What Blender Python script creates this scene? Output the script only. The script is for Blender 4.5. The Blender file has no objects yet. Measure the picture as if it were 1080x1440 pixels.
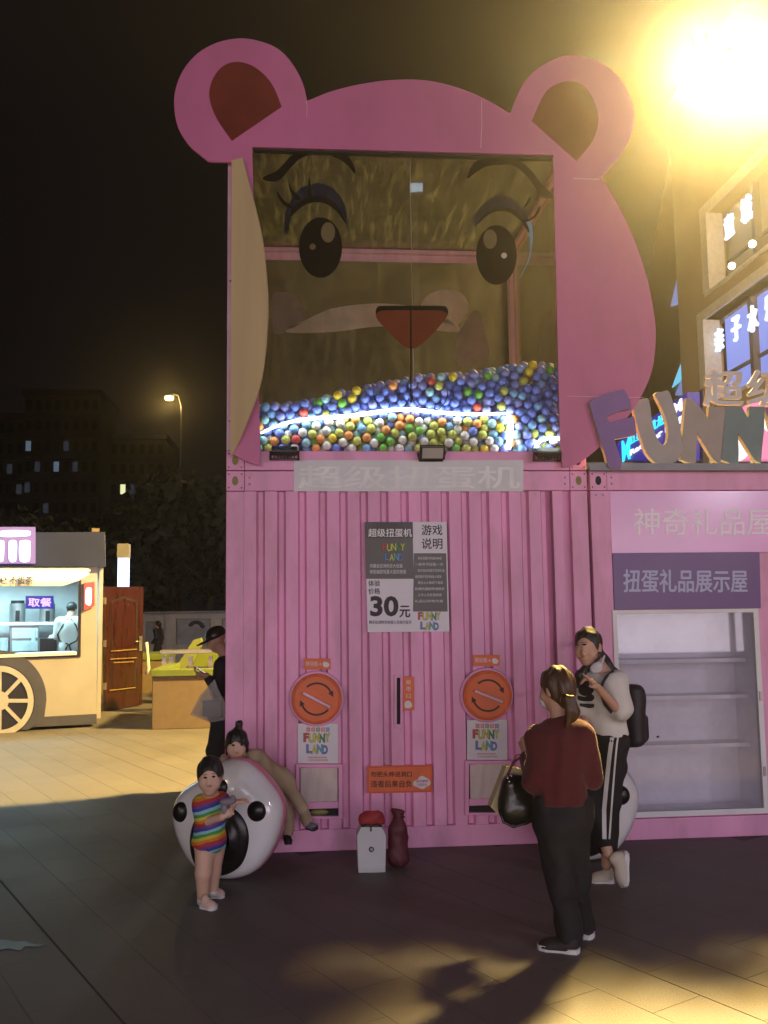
import bpy, math, random
import numpy as np
from mathutils import Vector, Matrix
from mathutils.geometry import tessellate_polygon

random.seed(7)
rng = np.random.default_rng(7)
scene = bpy.context.scene
COL = scene.collection
V = Vector

# ---------------------------------------------------------------- camera
CAM = V((0.587, -7.027, 1.759))
FPX, PITCH, ROLL, YAW = 1300.0, 0.1051, -0.0130, -0.0868
_cy, _sy = math.cos(YAW), math.sin(YAW)
FWD = V((-_sy * math.cos(PITCH), _cy * math.cos(PITCH), math.sin(PITCH)))
_r0 = V((_cy, _sy, 0)); _u0 = _r0.cross(FWD)
RGT = math.cos(ROLL) * _r0 + math.sin(ROLL) * _u0
UPV = -math.sin(ROLL) * _r0 + math.cos(ROLL) * _u0
cd = bpy.data.cameras.new('camera')
cam = bpy.data.objects.new('camera', cd); COL.objects.link(cam)
cam.matrix_world = Matrix(((RGT.x, UPV.x, -FWD.x, CAM.x), (RGT.y, UPV.y, -FWD.y, CAM.y),
                           (RGT.z, UPV.z, -FWD.z, CAM.z), (0, 0, 0, 1)))
cd.sensor_fit = 'VERTICAL'; cd.sensor_height = 24.0; cd.lens = 24.0 * FPX / 1440.0
cd.clip_start = 0.05; cd.clip_end = 2000
scene.camera = cam

def at(px, py, Y=None, Z=None, X=None, plane=None):
    """measured point of the photograph -> world point on a known plane"""
    d = FWD + RGT * ((px - 540) / FPX) - UPV * ((py - 720) / FPX)
    if Y is not None: t = (Y - CAM.y) / d.y
    elif Z is not None: t = (Z - CAM.z) / d.z
    elif X is not None: t = (X - CAM.x) / d.x
    else:
        p, n = plane; t = (p - CAM).dot(n) / d.dot(n)
    return CAM + d * t

# ---------------------------------------------------------------- world, lamps, exposure
w = bpy.data.worlds.new('World'); scene.world = w; w.use_nodes = True
bg = w.node_tree.nodes['Background']
bg.inputs[0].default_value = (0.0032, 0.0026, 0.0036, 1); bg.inputs[1].default_value = 1.0
vs = scene.view_settings
vs.view_transform = 'Standard'; vs.look = 'None'; vs.gamma = 1.0; vs.exposure = 0.0; vs.use_curve_mapping = False
cy = scene.cycles
cy.use_denoising = True
try: cy.denoiser = 'OPENIMAGEDENOISE'
except Exception: pass
cy.max_bounces = 8; cy.diffuse_bounces = 3; cy.glossy_bounces = 3; cy.transmission_bounces = 6
cy.transparent_max_bounces = 16; cy.volume_bounces = 1
cy.sample_clamp_indirect = 4.0; cy.caustics_reflective = False; cy.caustics_refractive = False

FLOOD = V((6.62, 4.6, 9.15))          # sodium floodlight mast behind the right container
FRONT = V((3.3, -14.0, 11.8))         # cool white floodlight behind the camera (seen as a glint in the glass)
def lamp(name, kind, loc, power, color, radius=0.2, size=None, aim=None, parent=None):
    l = bpy.data.lights.new(name, kind); l.energy = power; l.color = color
    if kind == 'AREA':
        l.shape = 'RECTANGLE'; l.size, l.size_y = size
    else: l.shadow_soft_size = radius
    o = bpy.data.objects.new(name, l); COL.objects.link(o); o.location = loc
    if aim is not None: o.rotation_euler = (V(aim) - V(loc)).to_track_quat('-Z', 'Y').to_euler()
    if parent is not None:
        o.parent = parent; o.location = V(loc) - parent.location
    return o

# ---------------------------------------------------------------- materials
def mat(name, col, rough=0.6, metal=0.0, var=0.12, scale=6.0, bump=0.0, bscale=60.0, emit=None, estr=1.0,
        stretch=(1, 1, 1), spec=0.5, dirt_or_light=None, dscale=2.0, damt=0.5, trans=0.0, sss=0.0, sheen=0.0, coat=0.0):
    m = bpy.data.materials.new(name); m.use_nodes = True
    nt = m.node_tree; N, L = nt.nodes, nt.links
    b = N['Principled BSDF']
    b.inputs['Roughness'].default_value = rough; b.inputs['Metallic'].default_value = metal
    b.inputs['Specular IOR Level'].default_value = spec
    if sheen: b.inputs['Sheen Weight'].default_value = sheen
    if coat: b.inputs['Coat Weight'].default_value = coat; b.inputs['Coat Roughness'].default_value = 0.12
    if sss:
        b.inputs['Subsurface Weight'].default_value = sss; b.inputs['Subsurface Radius'].default_value = (.01, .004, .002)
    tc = N.new('ShaderNodeTexCoord'); mp = N.new('ShaderNodeMapping'); L.new(tc.outputs['Object'], mp.inputs[0])
    mp.inputs['Scale'].default_value = stretch
    nz = N.new('ShaderNodeTexNoise'); nz.inputs['Scale'].default_value = scale; nz.inputs['Detail'].default_value = 6
    L.new(mp.outputs[0], nz.inputs['Vector'])
    mr = N.new('ShaderNodeMapRange'); L.new(nz.outputs['Fac'], mr.inputs[0])
    mr.inputs[1].default_value = .3; mr.inputs[2].default_value = .7
    mr.inputs[3].default_value = 1 - var; mr.inputs[4].default_value = 1 + var
    mx = N.new('ShaderNodeMix'); mx.data_type = 'RGBA'; mx.blend_type = 'MULTIPLY'; mx.inputs[0].default_value = 1
    mx.inputs[6].default_value = (*col, 1); L.new(mr.outputs[0], mx.inputs[7])
    out = mx.outputs[2]
    if dirt_or_light is not None:
        n2 = N.new('ShaderNodeTexNoise'); n2.inputs['Scale'].default_value = dscale; n2.inputs['Detail'].default_value = 9
        n2.inputs['Roughness'].default_value = .65
        L.new(mp.outputs[0], n2.inputs['Vector'])
        r2 = N.new('ShaderNodeMapRange'); L.new(n2.outputs['Fac'], r2.inputs[0])
        r2.inputs[1].default_value = .48; r2.inputs[2].default_value = .75; r2.inputs[4].default_value = damt
        m2 = N.new('ShaderNodeMix'); m2.data_type = 'RGBA'; L.new(r2.outputs[0], m2.inputs[0])
        L.new(out, m2.inputs[6]); m2.inputs[7].default_value = (*dirt_or_light, 1); out = m2.outputs[2]
    L.new(out, b.inputs['Base Color'])
    rr = N.new('ShaderNodeMapRange'); L.new(nz.outputs['Fac'], rr.inputs[0])
    rr.inputs[3].default_value = max(0.02, rough - .12); rr.inputs[4].default_value = min(1, rough + .12)
    L.new(rr.outputs[0], b.inputs['Roughness'])
    if bump:
        n3 = N.new('ShaderNodeTexNoise'); n3.inputs['Scale'].default_value = bscale; n3.inputs['Detail'].default_value = 4
        L.new(mp.outputs[0], n3.inputs['Vector'])
        bp = N.new('ShaderNodeBump'); bp.inputs['Strength'].default_value = bump; bp.inputs['Distance'].default_value = .01
        L.new(n3.outputs['Fac'], bp.inputs['Height']); L.new(bp.outputs[0], b.inputs['Normal'])
    if emit is not None:
        b.inputs['Emission Color'].default_value = (*emit, 1); b.inputs['Emission Strength'].default_value = estr
    if trans: b.inputs['Transmission Weight'].default_value = trans
    return m

def glass_mat(name, tint=(1, 1, 1), film=0.05, filmcol=(.5, .45, .35), rough=0.03, scratch=0.0, spec=1.0):
    """clear sheet: fresnel reflection over a see-through sheet with a thin dusty film"""
    m = bpy.data.materials.new(name); m.use_nodes = True
    nt = m.node_tree; N, L = nt.nodes, nt.links
    for n in list(N): N.remove(n)
    out = N.new('ShaderNodeOutputMaterial')
    tr = N.new('ShaderNodeBsdfTransparent'); tr.inputs[0].default_value = (*tint, 1)
    gl = N.new('ShaderNodeBsdfGlossy'); gl.inputs['Roughness'].default_value = rough
    df = N.new('ShaderNodeBsdfDiffuse'); df.inputs[0].default_value = (*filmcol, 1)
    tl = N.new('ShaderNodeBsdfTranslucent'); tl.inputs[0].default_value = (*filmcol, 1)
    ad = N.new('ShaderNodeMixShader'); ad.inputs[0].default_value = .5
    L.new(df.outputs[0], ad.inputs[1]); L.new(tl.outputs[0], ad.inputs[2])
    tc = N.new('ShaderNodeTexCoord')
    def noise(sc, st, lo, hi, a, b):
        mp = N.new('ShaderNodeMapping'); mp.inputs['Scale'].default_value = st; L.new(tc.outputs['Object'], mp.inputs[0])
        n = N.new('ShaderNodeTexNoise'); n.inputs['Scale'].default_value = sc; n.inputs['Detail'].default_value = 8
        n.inputs['Roughness'].default_value = .7; L.new(mp.outputs[0], n.inputs['Vector'])
        r = N.new('ShaderNodeMapRange'); L.new(n.outputs['Fac'], r.inputs[0])
        r.inputs[1].default_value = lo; r.inputs[2].default_value = hi; r.inputs[3].default_value = a; r.inputs[4].default_value = b
        return r.outputs[0]
    f = noise(2.2, (1, 1, 1), .3, .75, film * .4, film * 1.7)
    if scratch:
        s1 = noise(3, (6, .7, 1), .50, .85, 0, scratch); s2 = noise(3, (.8, 5, 4), .55, .95, 0, scratch * .6)
        mxx = N.new('ShaderNodeMath'); mxx.operation = 'MAXIMUM'; L.new(s1, mxx.inputs[0]); L.new(s2, mxx.inputs[1])
        adn = N.new('ShaderNodeMath'); adn.operation = 'ADD'; adn.use_clamp = True
        L.new(mxx.outputs[0], adn.inputs[0]); L.new(f, adn.inputs[1]); f = adn.outputs[0]
    m1 = N.new('ShaderNodeMixShader'); L.new(f, m1.inputs[0]); L.new(tr.outputs[0], m1.inputs[1]); L.new(ad.outputs[0], m1.inputs[2])
    fr = N.new('ShaderNodeFresnel'); fr.inputs[0].default_value = 1.45
    fm = N.new('ShaderNodeMath'); fm.operation = 'MULTIPLY'; fm.inputs[1].default_value = spec; fm.use_clamp = True
    L.new(fr.outputs[0], fm.inputs[0])
    m2 = N.new('ShaderNodeMixShader'); L.new(fm.outputs[0], m2.inputs[0]); L.new(m1.outputs[0], m2.inputs[1]); L.new(gl.outputs[0], m2.inputs[2])
    L.new(m2.outputs[0], out.inputs[0])
    return m

def glow(name, col, strength):
    m = bpy.data.materials.new(name); m.use_nodes = True
    b = m.node_tree.nodes['Principled BSDF']
    b.inputs['Base Color'].default_value = (*[min(.1, c * .12) for c in col], 1)
    b.inputs['Emission Color'].default_value = (*col, 1); b.inputs['Emission Strength'].default_value = strength
    return m

M = {}
M['pink'] = mat('container_pink_paint', (.74, .33, .55), .48, var=.12, scale=3, bump=.06, bscale=30, dirt_or_light=(.38, .19, .22), dscale=4.0, damt=.6, stretch=(1, 1, .30))
M['bear'] = mat('bear_pink_paint', (.52, .145, .30), .55, var=.08, scale=1.5, bump=.06, bscale=10, stretch=(1, 1, .5), dirt_or_light=(.38, .13, .20), dscale=3.2, damt=.55)
M['frame_pink'] = mat('pink_steel_frame', (.70, .45, .58), .45, dirt_or_light=(.4, .2, .2), damt=.4)
M['ear'] = mat('ear_brown_paint', (.15, .030, .022), .85, spec=.15, var=.2, scale=4)
M['cream'] = mat('bare_cream_board', (.60, .47, .26), .6, var=.10, scale=2, stretch=(3, 3, .3))
M['black'] = mat('black_plastic', (.015, .014, .016), .35)
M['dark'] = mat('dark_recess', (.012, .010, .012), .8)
M['steel'] = mat('dull_steel', (.35, .34, .34), .4, metal=.8)
M['grey'] = mat('grey_metal_sheet', (.22, .23, .27), .5, var=.15)
M['greydark'] = mat('dark_grey_panel', (.035, .036, .048), .45, var=.2)
M['white'] = mat('white_sheet', (.72, .72, .74), .55, var=.05)
M['offwhite'] = mat('off_white_cloth', (.58, .50, .47), .85, var=.1, bump=.2, bscale=20)
M['orange'] = mat('orange_board', (.66, .13, .03), .5, var=.10)
M['purple'] = mat('purple_sign_board', (.13, .055, .22), .4, var=.15, scale=2)
M['ink'] = mat('black_print', (.02, .016, .02), .6)
M['inkbrown'] = mat('dark_brown_print', (.045, .02, .015), .6)
M['posterwhite'] = mat('poster_white', (.62, .60, .66), .4, var=.04)
M['postergrey'] = mat('poster_dark_grey', (.055, .055, .045), .4, var=.2, scale=5)
M['posterblack'] = mat('poster_black', (.018, .014, .016), .4)
M['letterwhite'] = mat('white_letter', (.80, .80, .82), .5, var=.03)
M['banner'] = mat('washed_banner', (.64, .65, .68), .55, var=.12, scale=3, dirt_or_light=(.55, .42, .50), damt=.3)
M['bannerletter'] = mat('faded_letter', (.74, .76, .76), .5, var=.1)
M['lilac'] = mat('lilac_gloss_panel', (.78, .40, .72), .22, var=.12, scale=1.2, dirt_or_light=(.72, .50, .82), dscale=1.3, damt=.6)  # violet reflections of coloured light put into the header's paint
M['lilacletter'] = mat('pale_letter', (.88, .86, .90), .5, var=.04)
M['signblue'] = mat('pale_blue_letter', (.42, .44, .66), .5, var=.04)
M['red'] = mat('print_red', (.5, .05, .05), .5); M['green'] = mat('print_green', (.05, .25, .08), .5)
M['yellow'] = mat('print_yellow', (.55, .55, .05), .5); M['teal'] = mat('print_teal', (.10, .38, .45), .5); M['blueprint'] = mat('print_blue', (.1, .2, .5), .5)
M['skin'] = mat('skin', (.50, .30, .215), .55, var=.06, scale=12, sss=.08)
M['skinfair'] = mat('fair_skin', (.56, .36, .27), .55, var=.06, scale=12, sss=.08)
M['lips'] = mat('lips', (.36, .13, .11), .45); M['eyedark'] = mat('eye_dark', (.012, .009, .008), .2); M['eyewhite'] = mat('eye_white', (.6, .56, .54), .3)
M['hairblack'] = mat('black_hair', (.012, .010, .011), .42, var=.5, scale=9, bump=.5, bscale=22, stretch=(9, 9, .8))
M['hairbrown'] = mat('brown_hair', (.055, .026, .012), .4, var=.5, scale=9, bump=.5, bscale=22, stretch=(9, 9, .8))
M['maroon'] = mat('maroon_knit', (.075, .008, .011), .9, var=.14, scale=14, bump=.35, bscale=90, stretch=(1.6, 1.6, .7), sheen=.15)
M['trouser'] = mat('black_trousers', (.011, .010, .013), .85, var=.3, bump=.15, bscale=40)
M['tee'] = mat('white_tshirt', (.62, .62, .60), .85, var=.06, bump=.2, bscale=26)
M['sole'] = mat('white_shoe_sole', (.6, .6, .6), .6); M['shoeblack'] = mat('black_shoe', (.02, .016, .018), .7)
M['shoecream'] = mat('cream_shoe', (.52, .47, .40), .7, var=.1); M['shoepink'] = mat('pale_pink_shoe', (.58, .42, .36), .7, var=.1)
M['beige'] = mat('beige_cotton', (.42, .33, .22), .85, var=.12, bump=.25, bscale=18)
M['leather'] = mat('black_leather', (.016, .016, .014), .32, var=.3, bump=.15, bscale=40)
M['nylon'] = mat('black_nylon', (.014, .012, .020), .6, var=.3, bump=.2, bscale=30)
M['paper'] = mat('cream_paper', (.55, .50, .30), .7, var=.06)
M['mask'] = mat('face_mask', (.55, .55, .62), .8, var=.06)
M['denim'] = mat('dark_denim', (.020, .021, .026), .85, var=.2)
M['gloss_white'] = mat('gloss_white_paint', (.74, .74, .76), .16, var=.04, scale=3, coat=.6)
M['gloss_pink'] = mat('gloss_pink_paint', (.62, .20, .30), .22, var=.06, scale=3, coat=.5)
M['gloss_black'] = mat('gloss_black_paint', (.010, .009, .010), .30, var=.2, spec=.4)
M['giftwhite'] = mat('white_gift_card', (.50, .52, .55), .6, var=.04); M['giftred'] = mat('red_tissue', (.30, .025, .03), .7, var=.25, scale=20)
M['maroonbag'] = mat('dark_red_bag', (.085, .012, .022), .6, var=.35, scale=5, stretch=(6, 6, .5))
M['vanbody'] = mat('cream_van_panel', (.33, .32, .31), .5, var=.08, scale=2)
M['vandark'] = mat('dark_grey_trim', (.055, .058, .085), .5); M['fascia'] = mat('blue_grey_fascia', (.012, .022, .085), .45, var=.25, scale=1.5)
M['awning'] = mat('yellow_awning', (.52, .48, .36), .7)
M['doorwood'] = mat('red_brown_door', (.034, .008, .007), .30, var=.3, scale=3, stretch=(6, 6, .6), coat=.4)
M['gold'] = mat('gold_trim', (.55, .36, .12), .35, metal=.6)
M['tan'] = mat('tan_render', (.19, .145, .10), .85, var=.10, scale=8, bump=.2)
M['lime'] = mat('lime_paint', (.15, .205, .03), .5, var=.12)
M['wallwhite'] = mat('pale_stone_wall', (.50, .48, .46), .8, var=.12, scale=4)
M['mural'] = mat('painted_mural', (.34, .36, .40), .7, var=.5, scale=1.1, dirt_or_light=(.2, .24, .30), dscale=1.5, damt=.8)
M['bldg'] = mat('dark_apartment_render', (.10, .09, .11), .9, var=.2, scale=.3)
M['windark'] = mat('dark_window_glass', (.02, .022, .03), .15)
M['facade'] = mat('tan_facade_cladding', (.30, .24, .18), .7, var=.08, scale=.6)
M['facadetrim'] = mat('pale_facade_trim', (.45, .44, .46), .6)
M['leafdark'] = mat('dark_leaves', (.018, .026, .012), .8, var=.4, scale=.8)
M['bark'] = mat('bark', (.06, .045, .03), .9, var=.3)
M['acrylic'] = glass_mat('front_acrylic', (.96, .95, .92), film=.030, filmcol=(.42, .38, .32), rough=.02, scratch=.10)
M['acrylic_back'] = glass_mat('back_acrylic', (.80, .80, .77), film=.08, filmcol=(.22, .22, .21), scratch=.14, spec=.8)
M['acrylic_roof'] = glass_mat('roof_acrylic', (.30, .31, .31), film=.05, filmcol=(.30, .31, .27), scratch=.45, spec=.4, rough=.2)
M['shopglass'] = glass_mat('shop_glass', (.97, .97, 1), film=.10, filmcol=(.78, .74, .84), rough=.02, spec=1.2)
M['plastic'] = glass_mat('clear_plastic_film', (.88, .88, .88), film=.22, filmcol=(.55, .55, .50), rough=.15, spec=2)
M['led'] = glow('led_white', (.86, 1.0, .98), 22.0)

def ramp_mat(name, stops, axis='Z', period=.2, rough=.8, tilt=0.0):
    """flat bands of colour repeating along one axis (printed cloth)"""
    m = bpy.data.materials.new(name); m.use_nodes = True
    N, L = m.node_tree.nodes, m.node_tree.links; b = N['Principled BSDF']; b.inputs['Roughness'].default_value = rough
    tc = N.new('ShaderNodeTexCoord'); sp = N.new('ShaderNodeSeparateXYZ'); L.new(tc.outputs['Object'], sp.inputs[0])
    tx = N.new('ShaderNodeMath'); tx.operation = 'MULTIPLY_ADD'; L.new(sp.outputs['X'], tx.inputs[0]); tx.inputs[1].default_value = tilt
    L.new(sp.outputs[axis], tx.inputs[2])
    nz = N.new('ShaderNodeTexNoise'); nz.inputs['Scale'].default_value = 7; L.new(tc.outputs['Object'], nz.inputs['Vector'])
    na = N.new('ShaderNodeMath'); na.operation = 'MULTIPLY_ADD'; L.new(nz.outputs['Fac'], na.inputs[0]); na.inputs[1].default_value = .03; L.new(tx.outputs[0], na.inputs[2])
    dv = N.new('ShaderNodeMath'); dv.operation = 'DIVIDE'; dv.inputs[1].default_value = period; L.new(na.outputs[0], dv.inputs[0])
    fr = N.new('ShaderNodeMath'); fr.operation = 'FRACT'; L.new(dv.outputs[0], fr.inputs[0])
    cr = N.new('ShaderNodeValToRGB'); cr.color_ramp.interpolation = 'CONSTANT'; L.new(fr.outputs[0], cr.inputs[0])
    el = cr.color_ramp.elements
    while len(el) < len(stops): el.new(0.5)
    for i, c in enumerate(stops): el[i].position = i / len(stops); el[i].color = (*c, 1)
    L.new(cr.outputs[0], b.inputs['Base Color'])
    return m
M['rainbow'] = ramp_mat('rainbow_stripes', [(.40, .03, .03), (.50, .18, .02), (.50, .42, .04), (.05, .26, .07), (.22, .45, .52), (.03, .05, .30), (.18, .04, .20)], period=.125, tilt=-.25)

def paving_mat():
    m = mat('dark_granite_paving', (.128, .118, .110), .60, var=.14, scale=1.3, bump=.25, bscale=110, dirt_or_light=(.070, .064, .060), dscale=.55, damt=.75)
    N, L = m.node_tree.nodes, m.node_tree.links; b = N['Principled BSDF']
    mp = [n for n in N if n.type == 'MAPPING'][0]
    g = N.new('ShaderNodeTexNoise'); g.inputs['Scale'].default_value = 260; g.inputs['Detail'].default_value = 2; L.new(mp.outputs[0], g.inputs['Vector'])
    r = N.new('ShaderNodeMapRange'); L.new(g.outputs['Fac'], r.inputs[0]); r.inputs[1].default_value = .35; r.inputs[2].default_value = .7; r.inputs[3].default_value = .75; r.inputs[4].default_value = 1.3
    mx = N.new('ShaderNodeMix'); mx.data_type = 'RGBA'; mx.blend_type = 'MULTIPLY'; mx.inputs[0].default_value = 1
    src = b.inputs['Base Color'].links[0].from_socket; L.new(src, mx.inputs[6]); L.new(r.outputs[0], mx.inputs[7]); L.new(mx.outputs[2], b.inputs['Base Color'])
    geo = N.new('ShaderNodeObjectInfo'); r3 = N.new('ShaderNodeMapRange'); L.new(geo.outputs['Random'], r3.inputs[0]); r3.inputs[3].default_value = .95; r3.inputs[4].default_value = 1.05
    m3 = N.new('ShaderNodeMix'); m3.data_type = 'RGBA'; m3.blend_type = 'MULTIPLY'; m3.inputs[0].default_value = 1
    L.new(mx.outputs[2], m3.inputs[6]); L.new(r3.outputs[0], m3.inputs[7]); L.new(m3.outputs[2], b.inputs['Base Color'])
    # large stains live in world space so they run across the slabs
    gp = N.new('ShaderNodeNewGeometry')
    for n in N:
        if n.type == 'TEX_NOISE' and abs(n.inputs['Scale'].default_value - .55) < .01 or n.type == 'TEX_NOISE' and abs(n.inputs['Scale'].default_value - 1.3) < .01:
            for l in list(n.inputs['Vector'].links): L.remove(l)
            L.new(gp.outputs['Position'], n.inputs['Vector'])
    return m
M['paving'] = paving_mat()
M['joint'] = mat('paving_joint', (.075, .069, .064), .95)

# ---------------------------------------------------------------- objects
ORG = {}
def thing(name, label, cat, loc=(0, 0, 0), group=None, rot=0.0):
    o = bpy.data.objects.new(name, None); COL.objects.link(o)
    o.location = loc; o.rotation_euler = (0, 0, rot); o.empty_display_size = .1
    ORG[o] = V(loc) if rot == 0 else V((0, 0, 0))
    o['label'] = label; o['category'] = cat
    if group: o['group'] = group
    return o
def tag(o, label=None, cat=None, group=None, kind=None):
    if label: o['label'] = label
    if cat: o['category'] = cat
    if group: o['group'] = group
    if kind: o['kind'] = kind
    return o

class MB:
    def __init__(s): s.v, s.f, s.m = [], [], []
    def add(s, vs, fs, mi=0):
        n = len(s.v); s.v += [tuple(p) for p in vs]; s.f += [tuple(i + n for i in f) for f in fs]; s.m += [mi] * len(fs); return s
    def box(s, a, b, mi=0):
        x0, x1 = sorted((a[0], b[0])); y0, y1 = sorted((a[1], b[1])); z0, z1 = sorted((a[2], b[2]))
        return s.add([(x0, y0, z0), (x1, y0, z0), (x1, y1, z0), (x0, y1, z0), (x0, y0, z1), (x1, y0, z1), (x1, y1, z1), (x0, y1, z1)],
                     [(0, 3, 2, 1), (4, 5, 6, 7), (0, 1, 5, 4), (1, 2, 6, 5), (2, 3, 7, 6), (3, 0, 4, 7)], mi)
    def obox(s, c, u, v_, n, hu, hv, hn, mi=0):
        c, u, v_, n = V(c), V(u) * hu, V(v_) * hv, V(n) * hn
        q = [c + a * u + b * v_ + d * n for d in (-1, 1) for a, b in ((-1, -1), (1, -1), (1, 1), (-1, 1))]
        return s.add(q, [(0, 3, 2, 1), (4, 5, 6, 7), (0, 1, 5, 4), (1, 2, 6, 5), (2, 3, 7, 6), (3, 0, 4, 7)], mi)
    def prism(s, loops, off, mi=0, side=None):
        """loops: [outer, hole, ...] of 3-D points in one plane, pushed by the vector off"""
        off = V(off); flat = [V(p) for l in loops for p in l]
        tris = tessellate_polygon([[V(p) for p in l] for l in loops])
        n = len(flat); nb = len(s.v)
        s.v += [tuple(p) for p in flat] + [tuple(p + off) for p in flat]
        for t in tris:
            a, b, c = (flat[i] for i in t)
            fl = (b - a).cross(c - a).dot(off) > 0
            t1 = t if not fl else t[::-1]
            s.f.append(tuple(nb + i for i in t1)); s.f.append(tuple(nb + n + i for i in t1[::-1])); s.m += [mi, mi]
        k = 0
        for l in loops:
            for i in range(len(l)):
                a, b = k + i, k + (i + 1) % len(l)
                s.f.append((nb + a, nb + b, nb + n + b, nb + n + a)); s.m.append(mi if side is None else side)
            k += len(l)
        return s
    def tube(s, pts, r, seg=8, mi=0, cap=True):
        pts = [V(p) for p in pts]; rs = r if isinstance(r, (list, tuple)) else [r] * len(pts)
        n0 = len(s.v); ref = None
        for i, p in enumerate(pts):
            t = (pts[min(i + 1, len(pts) - 1)] - pts[max(i - 1, 0)]).normalized()
            if ref is None: ref = t.orthogonal().normalized()
            ref = (ref - t * ref.dot(t)).normalized(); b = t.cross(ref)
            for k in range(seg):
                a = 2 * math.pi * k / seg; s.v.append(tuple(p + rs[i] * (math.cos(a) * ref + math.sin(a) * b)))
        for i in range(len(pts) - 1):
            for k in range(seg):
                k2 = (k + 1) % seg
                s.f.append((n0 + i * seg + k, n0 + i * seg + k2, n0 + (i + 1) * seg + k2, n0 + (i + 1) * seg + k)); s.m.append(mi)
        if cap:
            s.f.append(tuple(n0 + k for k in range(seg))[::-1]); s.f.append(tuple(n0 + (len(pts) - 1) * seg + k for k in range(seg))); s.m += [mi, mi]
        return s
    def ell(s, c, r, seg=16, rings=10, mi=0, fr=None):
        c = V(c); r = (r, r, r) if not hasattr(r, '__len__') else r
        fr = fr or (V((1, 0, 0)), V((0, 1, 0)), V((0, 0, 1))); n0 = len(s.v)
        for i in range(rings + 1):
            th = math.pi * i / rings
            for k in range(seg):
                a = 2 * math.pi * k / seg
                s.v.append(tuple(c + fr[0] * (r[0] * math.sin(th) * math.cos(a)) + fr[1] * (r[1] * math.sin(th) * math.sin(a)) + fr[2] * (r[2] * math.cos(th))))
        for i in range(rings):
            for k in range(seg):
                k2 = (k + 1) % seg
                s.f.append((n0 + i * seg + k, n0 + (i + 1) * seg + k, n0 + (i + 1) * seg + k2, n0 + i * seg + k2)); s.m.append(mi)
        return s
    def cyl(s, c, axis, r, h, seg=32, mi=0, r2=None):
        c, a = V(c), V(axis).normalized(); r2 = r if r2 is None else r2
        return s.tube([c, c + a * h], [r, r2], seg, mi)
    def build(s, name, mats, parent=None, smooth=False, bevel=0.0):
        me = bpy.data.meshes.new(name); org = ORG.get(parent, V((0, 0, 0)))
        me.from_pydata([(p[0] - org.x, p[1] - org.y, p[2] - org.z) for p in s.v], [], s.f)
        mats = mats if isinstance(mats, (list, tuple)) else [mats]
        for x in mats: me.materials.append(M[x] if isinstance(x, str) else x)
        if len(mats) > 1: me.polygons.foreach_set('material_index', s.m)
        if smooth is True: me.polygons.foreach_set('use_smooth', [True] * len(me.polygons))
        me.update()
        o = bpy.data.objects.new(name, me); COL.objects.link(o)
        ORG[o] = org.copy()
        if parent is not None: o.parent = parent
        if smooth == 'auto':
            me.polygons.foreach_set('use_smooth', [True] * len(me.polygons)); me.set_sharp_from_angle(angle=math.radians(35))
        if bevel:
            b = o.modifiers.new('bevel', 'BEVEL'); b.width = bevel; b.segments = 2; b.limit_method = 'ANGLE'; b.angle_limit = math.radians(40)
        return o

def prism_px(mb, loops, Y, y1, mi=0):
    """photo outlines on the plane y=Y, pushed to y=y1 (solid plate)"""
    ls = [[at(*p, Y=Y) for p in l] for l in loops]
    return mb.prism(ls, (0, y1 - Y, 0), mi)
def rect(x0, y0, x1, y1): return [(x0, y0), (x1, y0), (x1, y1), (x0, y1)]
def rbox(mb, x0, y0, x1, y1, Y, yb, mi=0):
    a, b = at((x0 + x1) / 2, y0, Y=Y), at((x0 + x1) / 2, y1, Y=Y); l = at(x0, (y0 + y1) / 2, Y=Y); r = at(x1, (y0 + y1) / 2, Y=Y)
    return mb.box((l.x, Y, b.z), (r.x, yb, a.z), mi)
def smooth_loop(pts, n=6, closed=True):
    """Catmull-Rom through the photo outline"""
    out = []; N_ = len(pts)
    rngk = range(N_) if closed else range(N_ - 1)
    for i in rngk:
        g = (lambda j: pts[j % N_]) if closed else (lambda j: pts[max(0, min(N_ - 1, j))])
        p0, p1, p2, p3 = (np.array(g(i + k), float) for k in (-1, 0, 1, 2))
        for j in range(n):
            t = j / n
            out.append(tuple(.5 * ((2 * p1) + (-p0 + p2) * t + (2 * p0 - 5 * p1 + 4 * p2 - p3) * t * t + (-p0 + 3 * p1 - 3 * p2 + p3) * t ** 3)))
    if not closed: out.append(tuple(np.array(pts[-1], float)))
    return out
def ellipse_px(cx, cy_, rx, ry, n=32, rot=0):
    return [(cx + rx * math.cos(a) * math.cos(rot) - ry * math.sin(a) * math.sin(rot), cy_ + rx * math.cos(a) * math.sin(rot) + ry * math.sin(a) * math.cos(rot)) for a in (2 * math.pi * k / n for k in range(n))]

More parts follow.
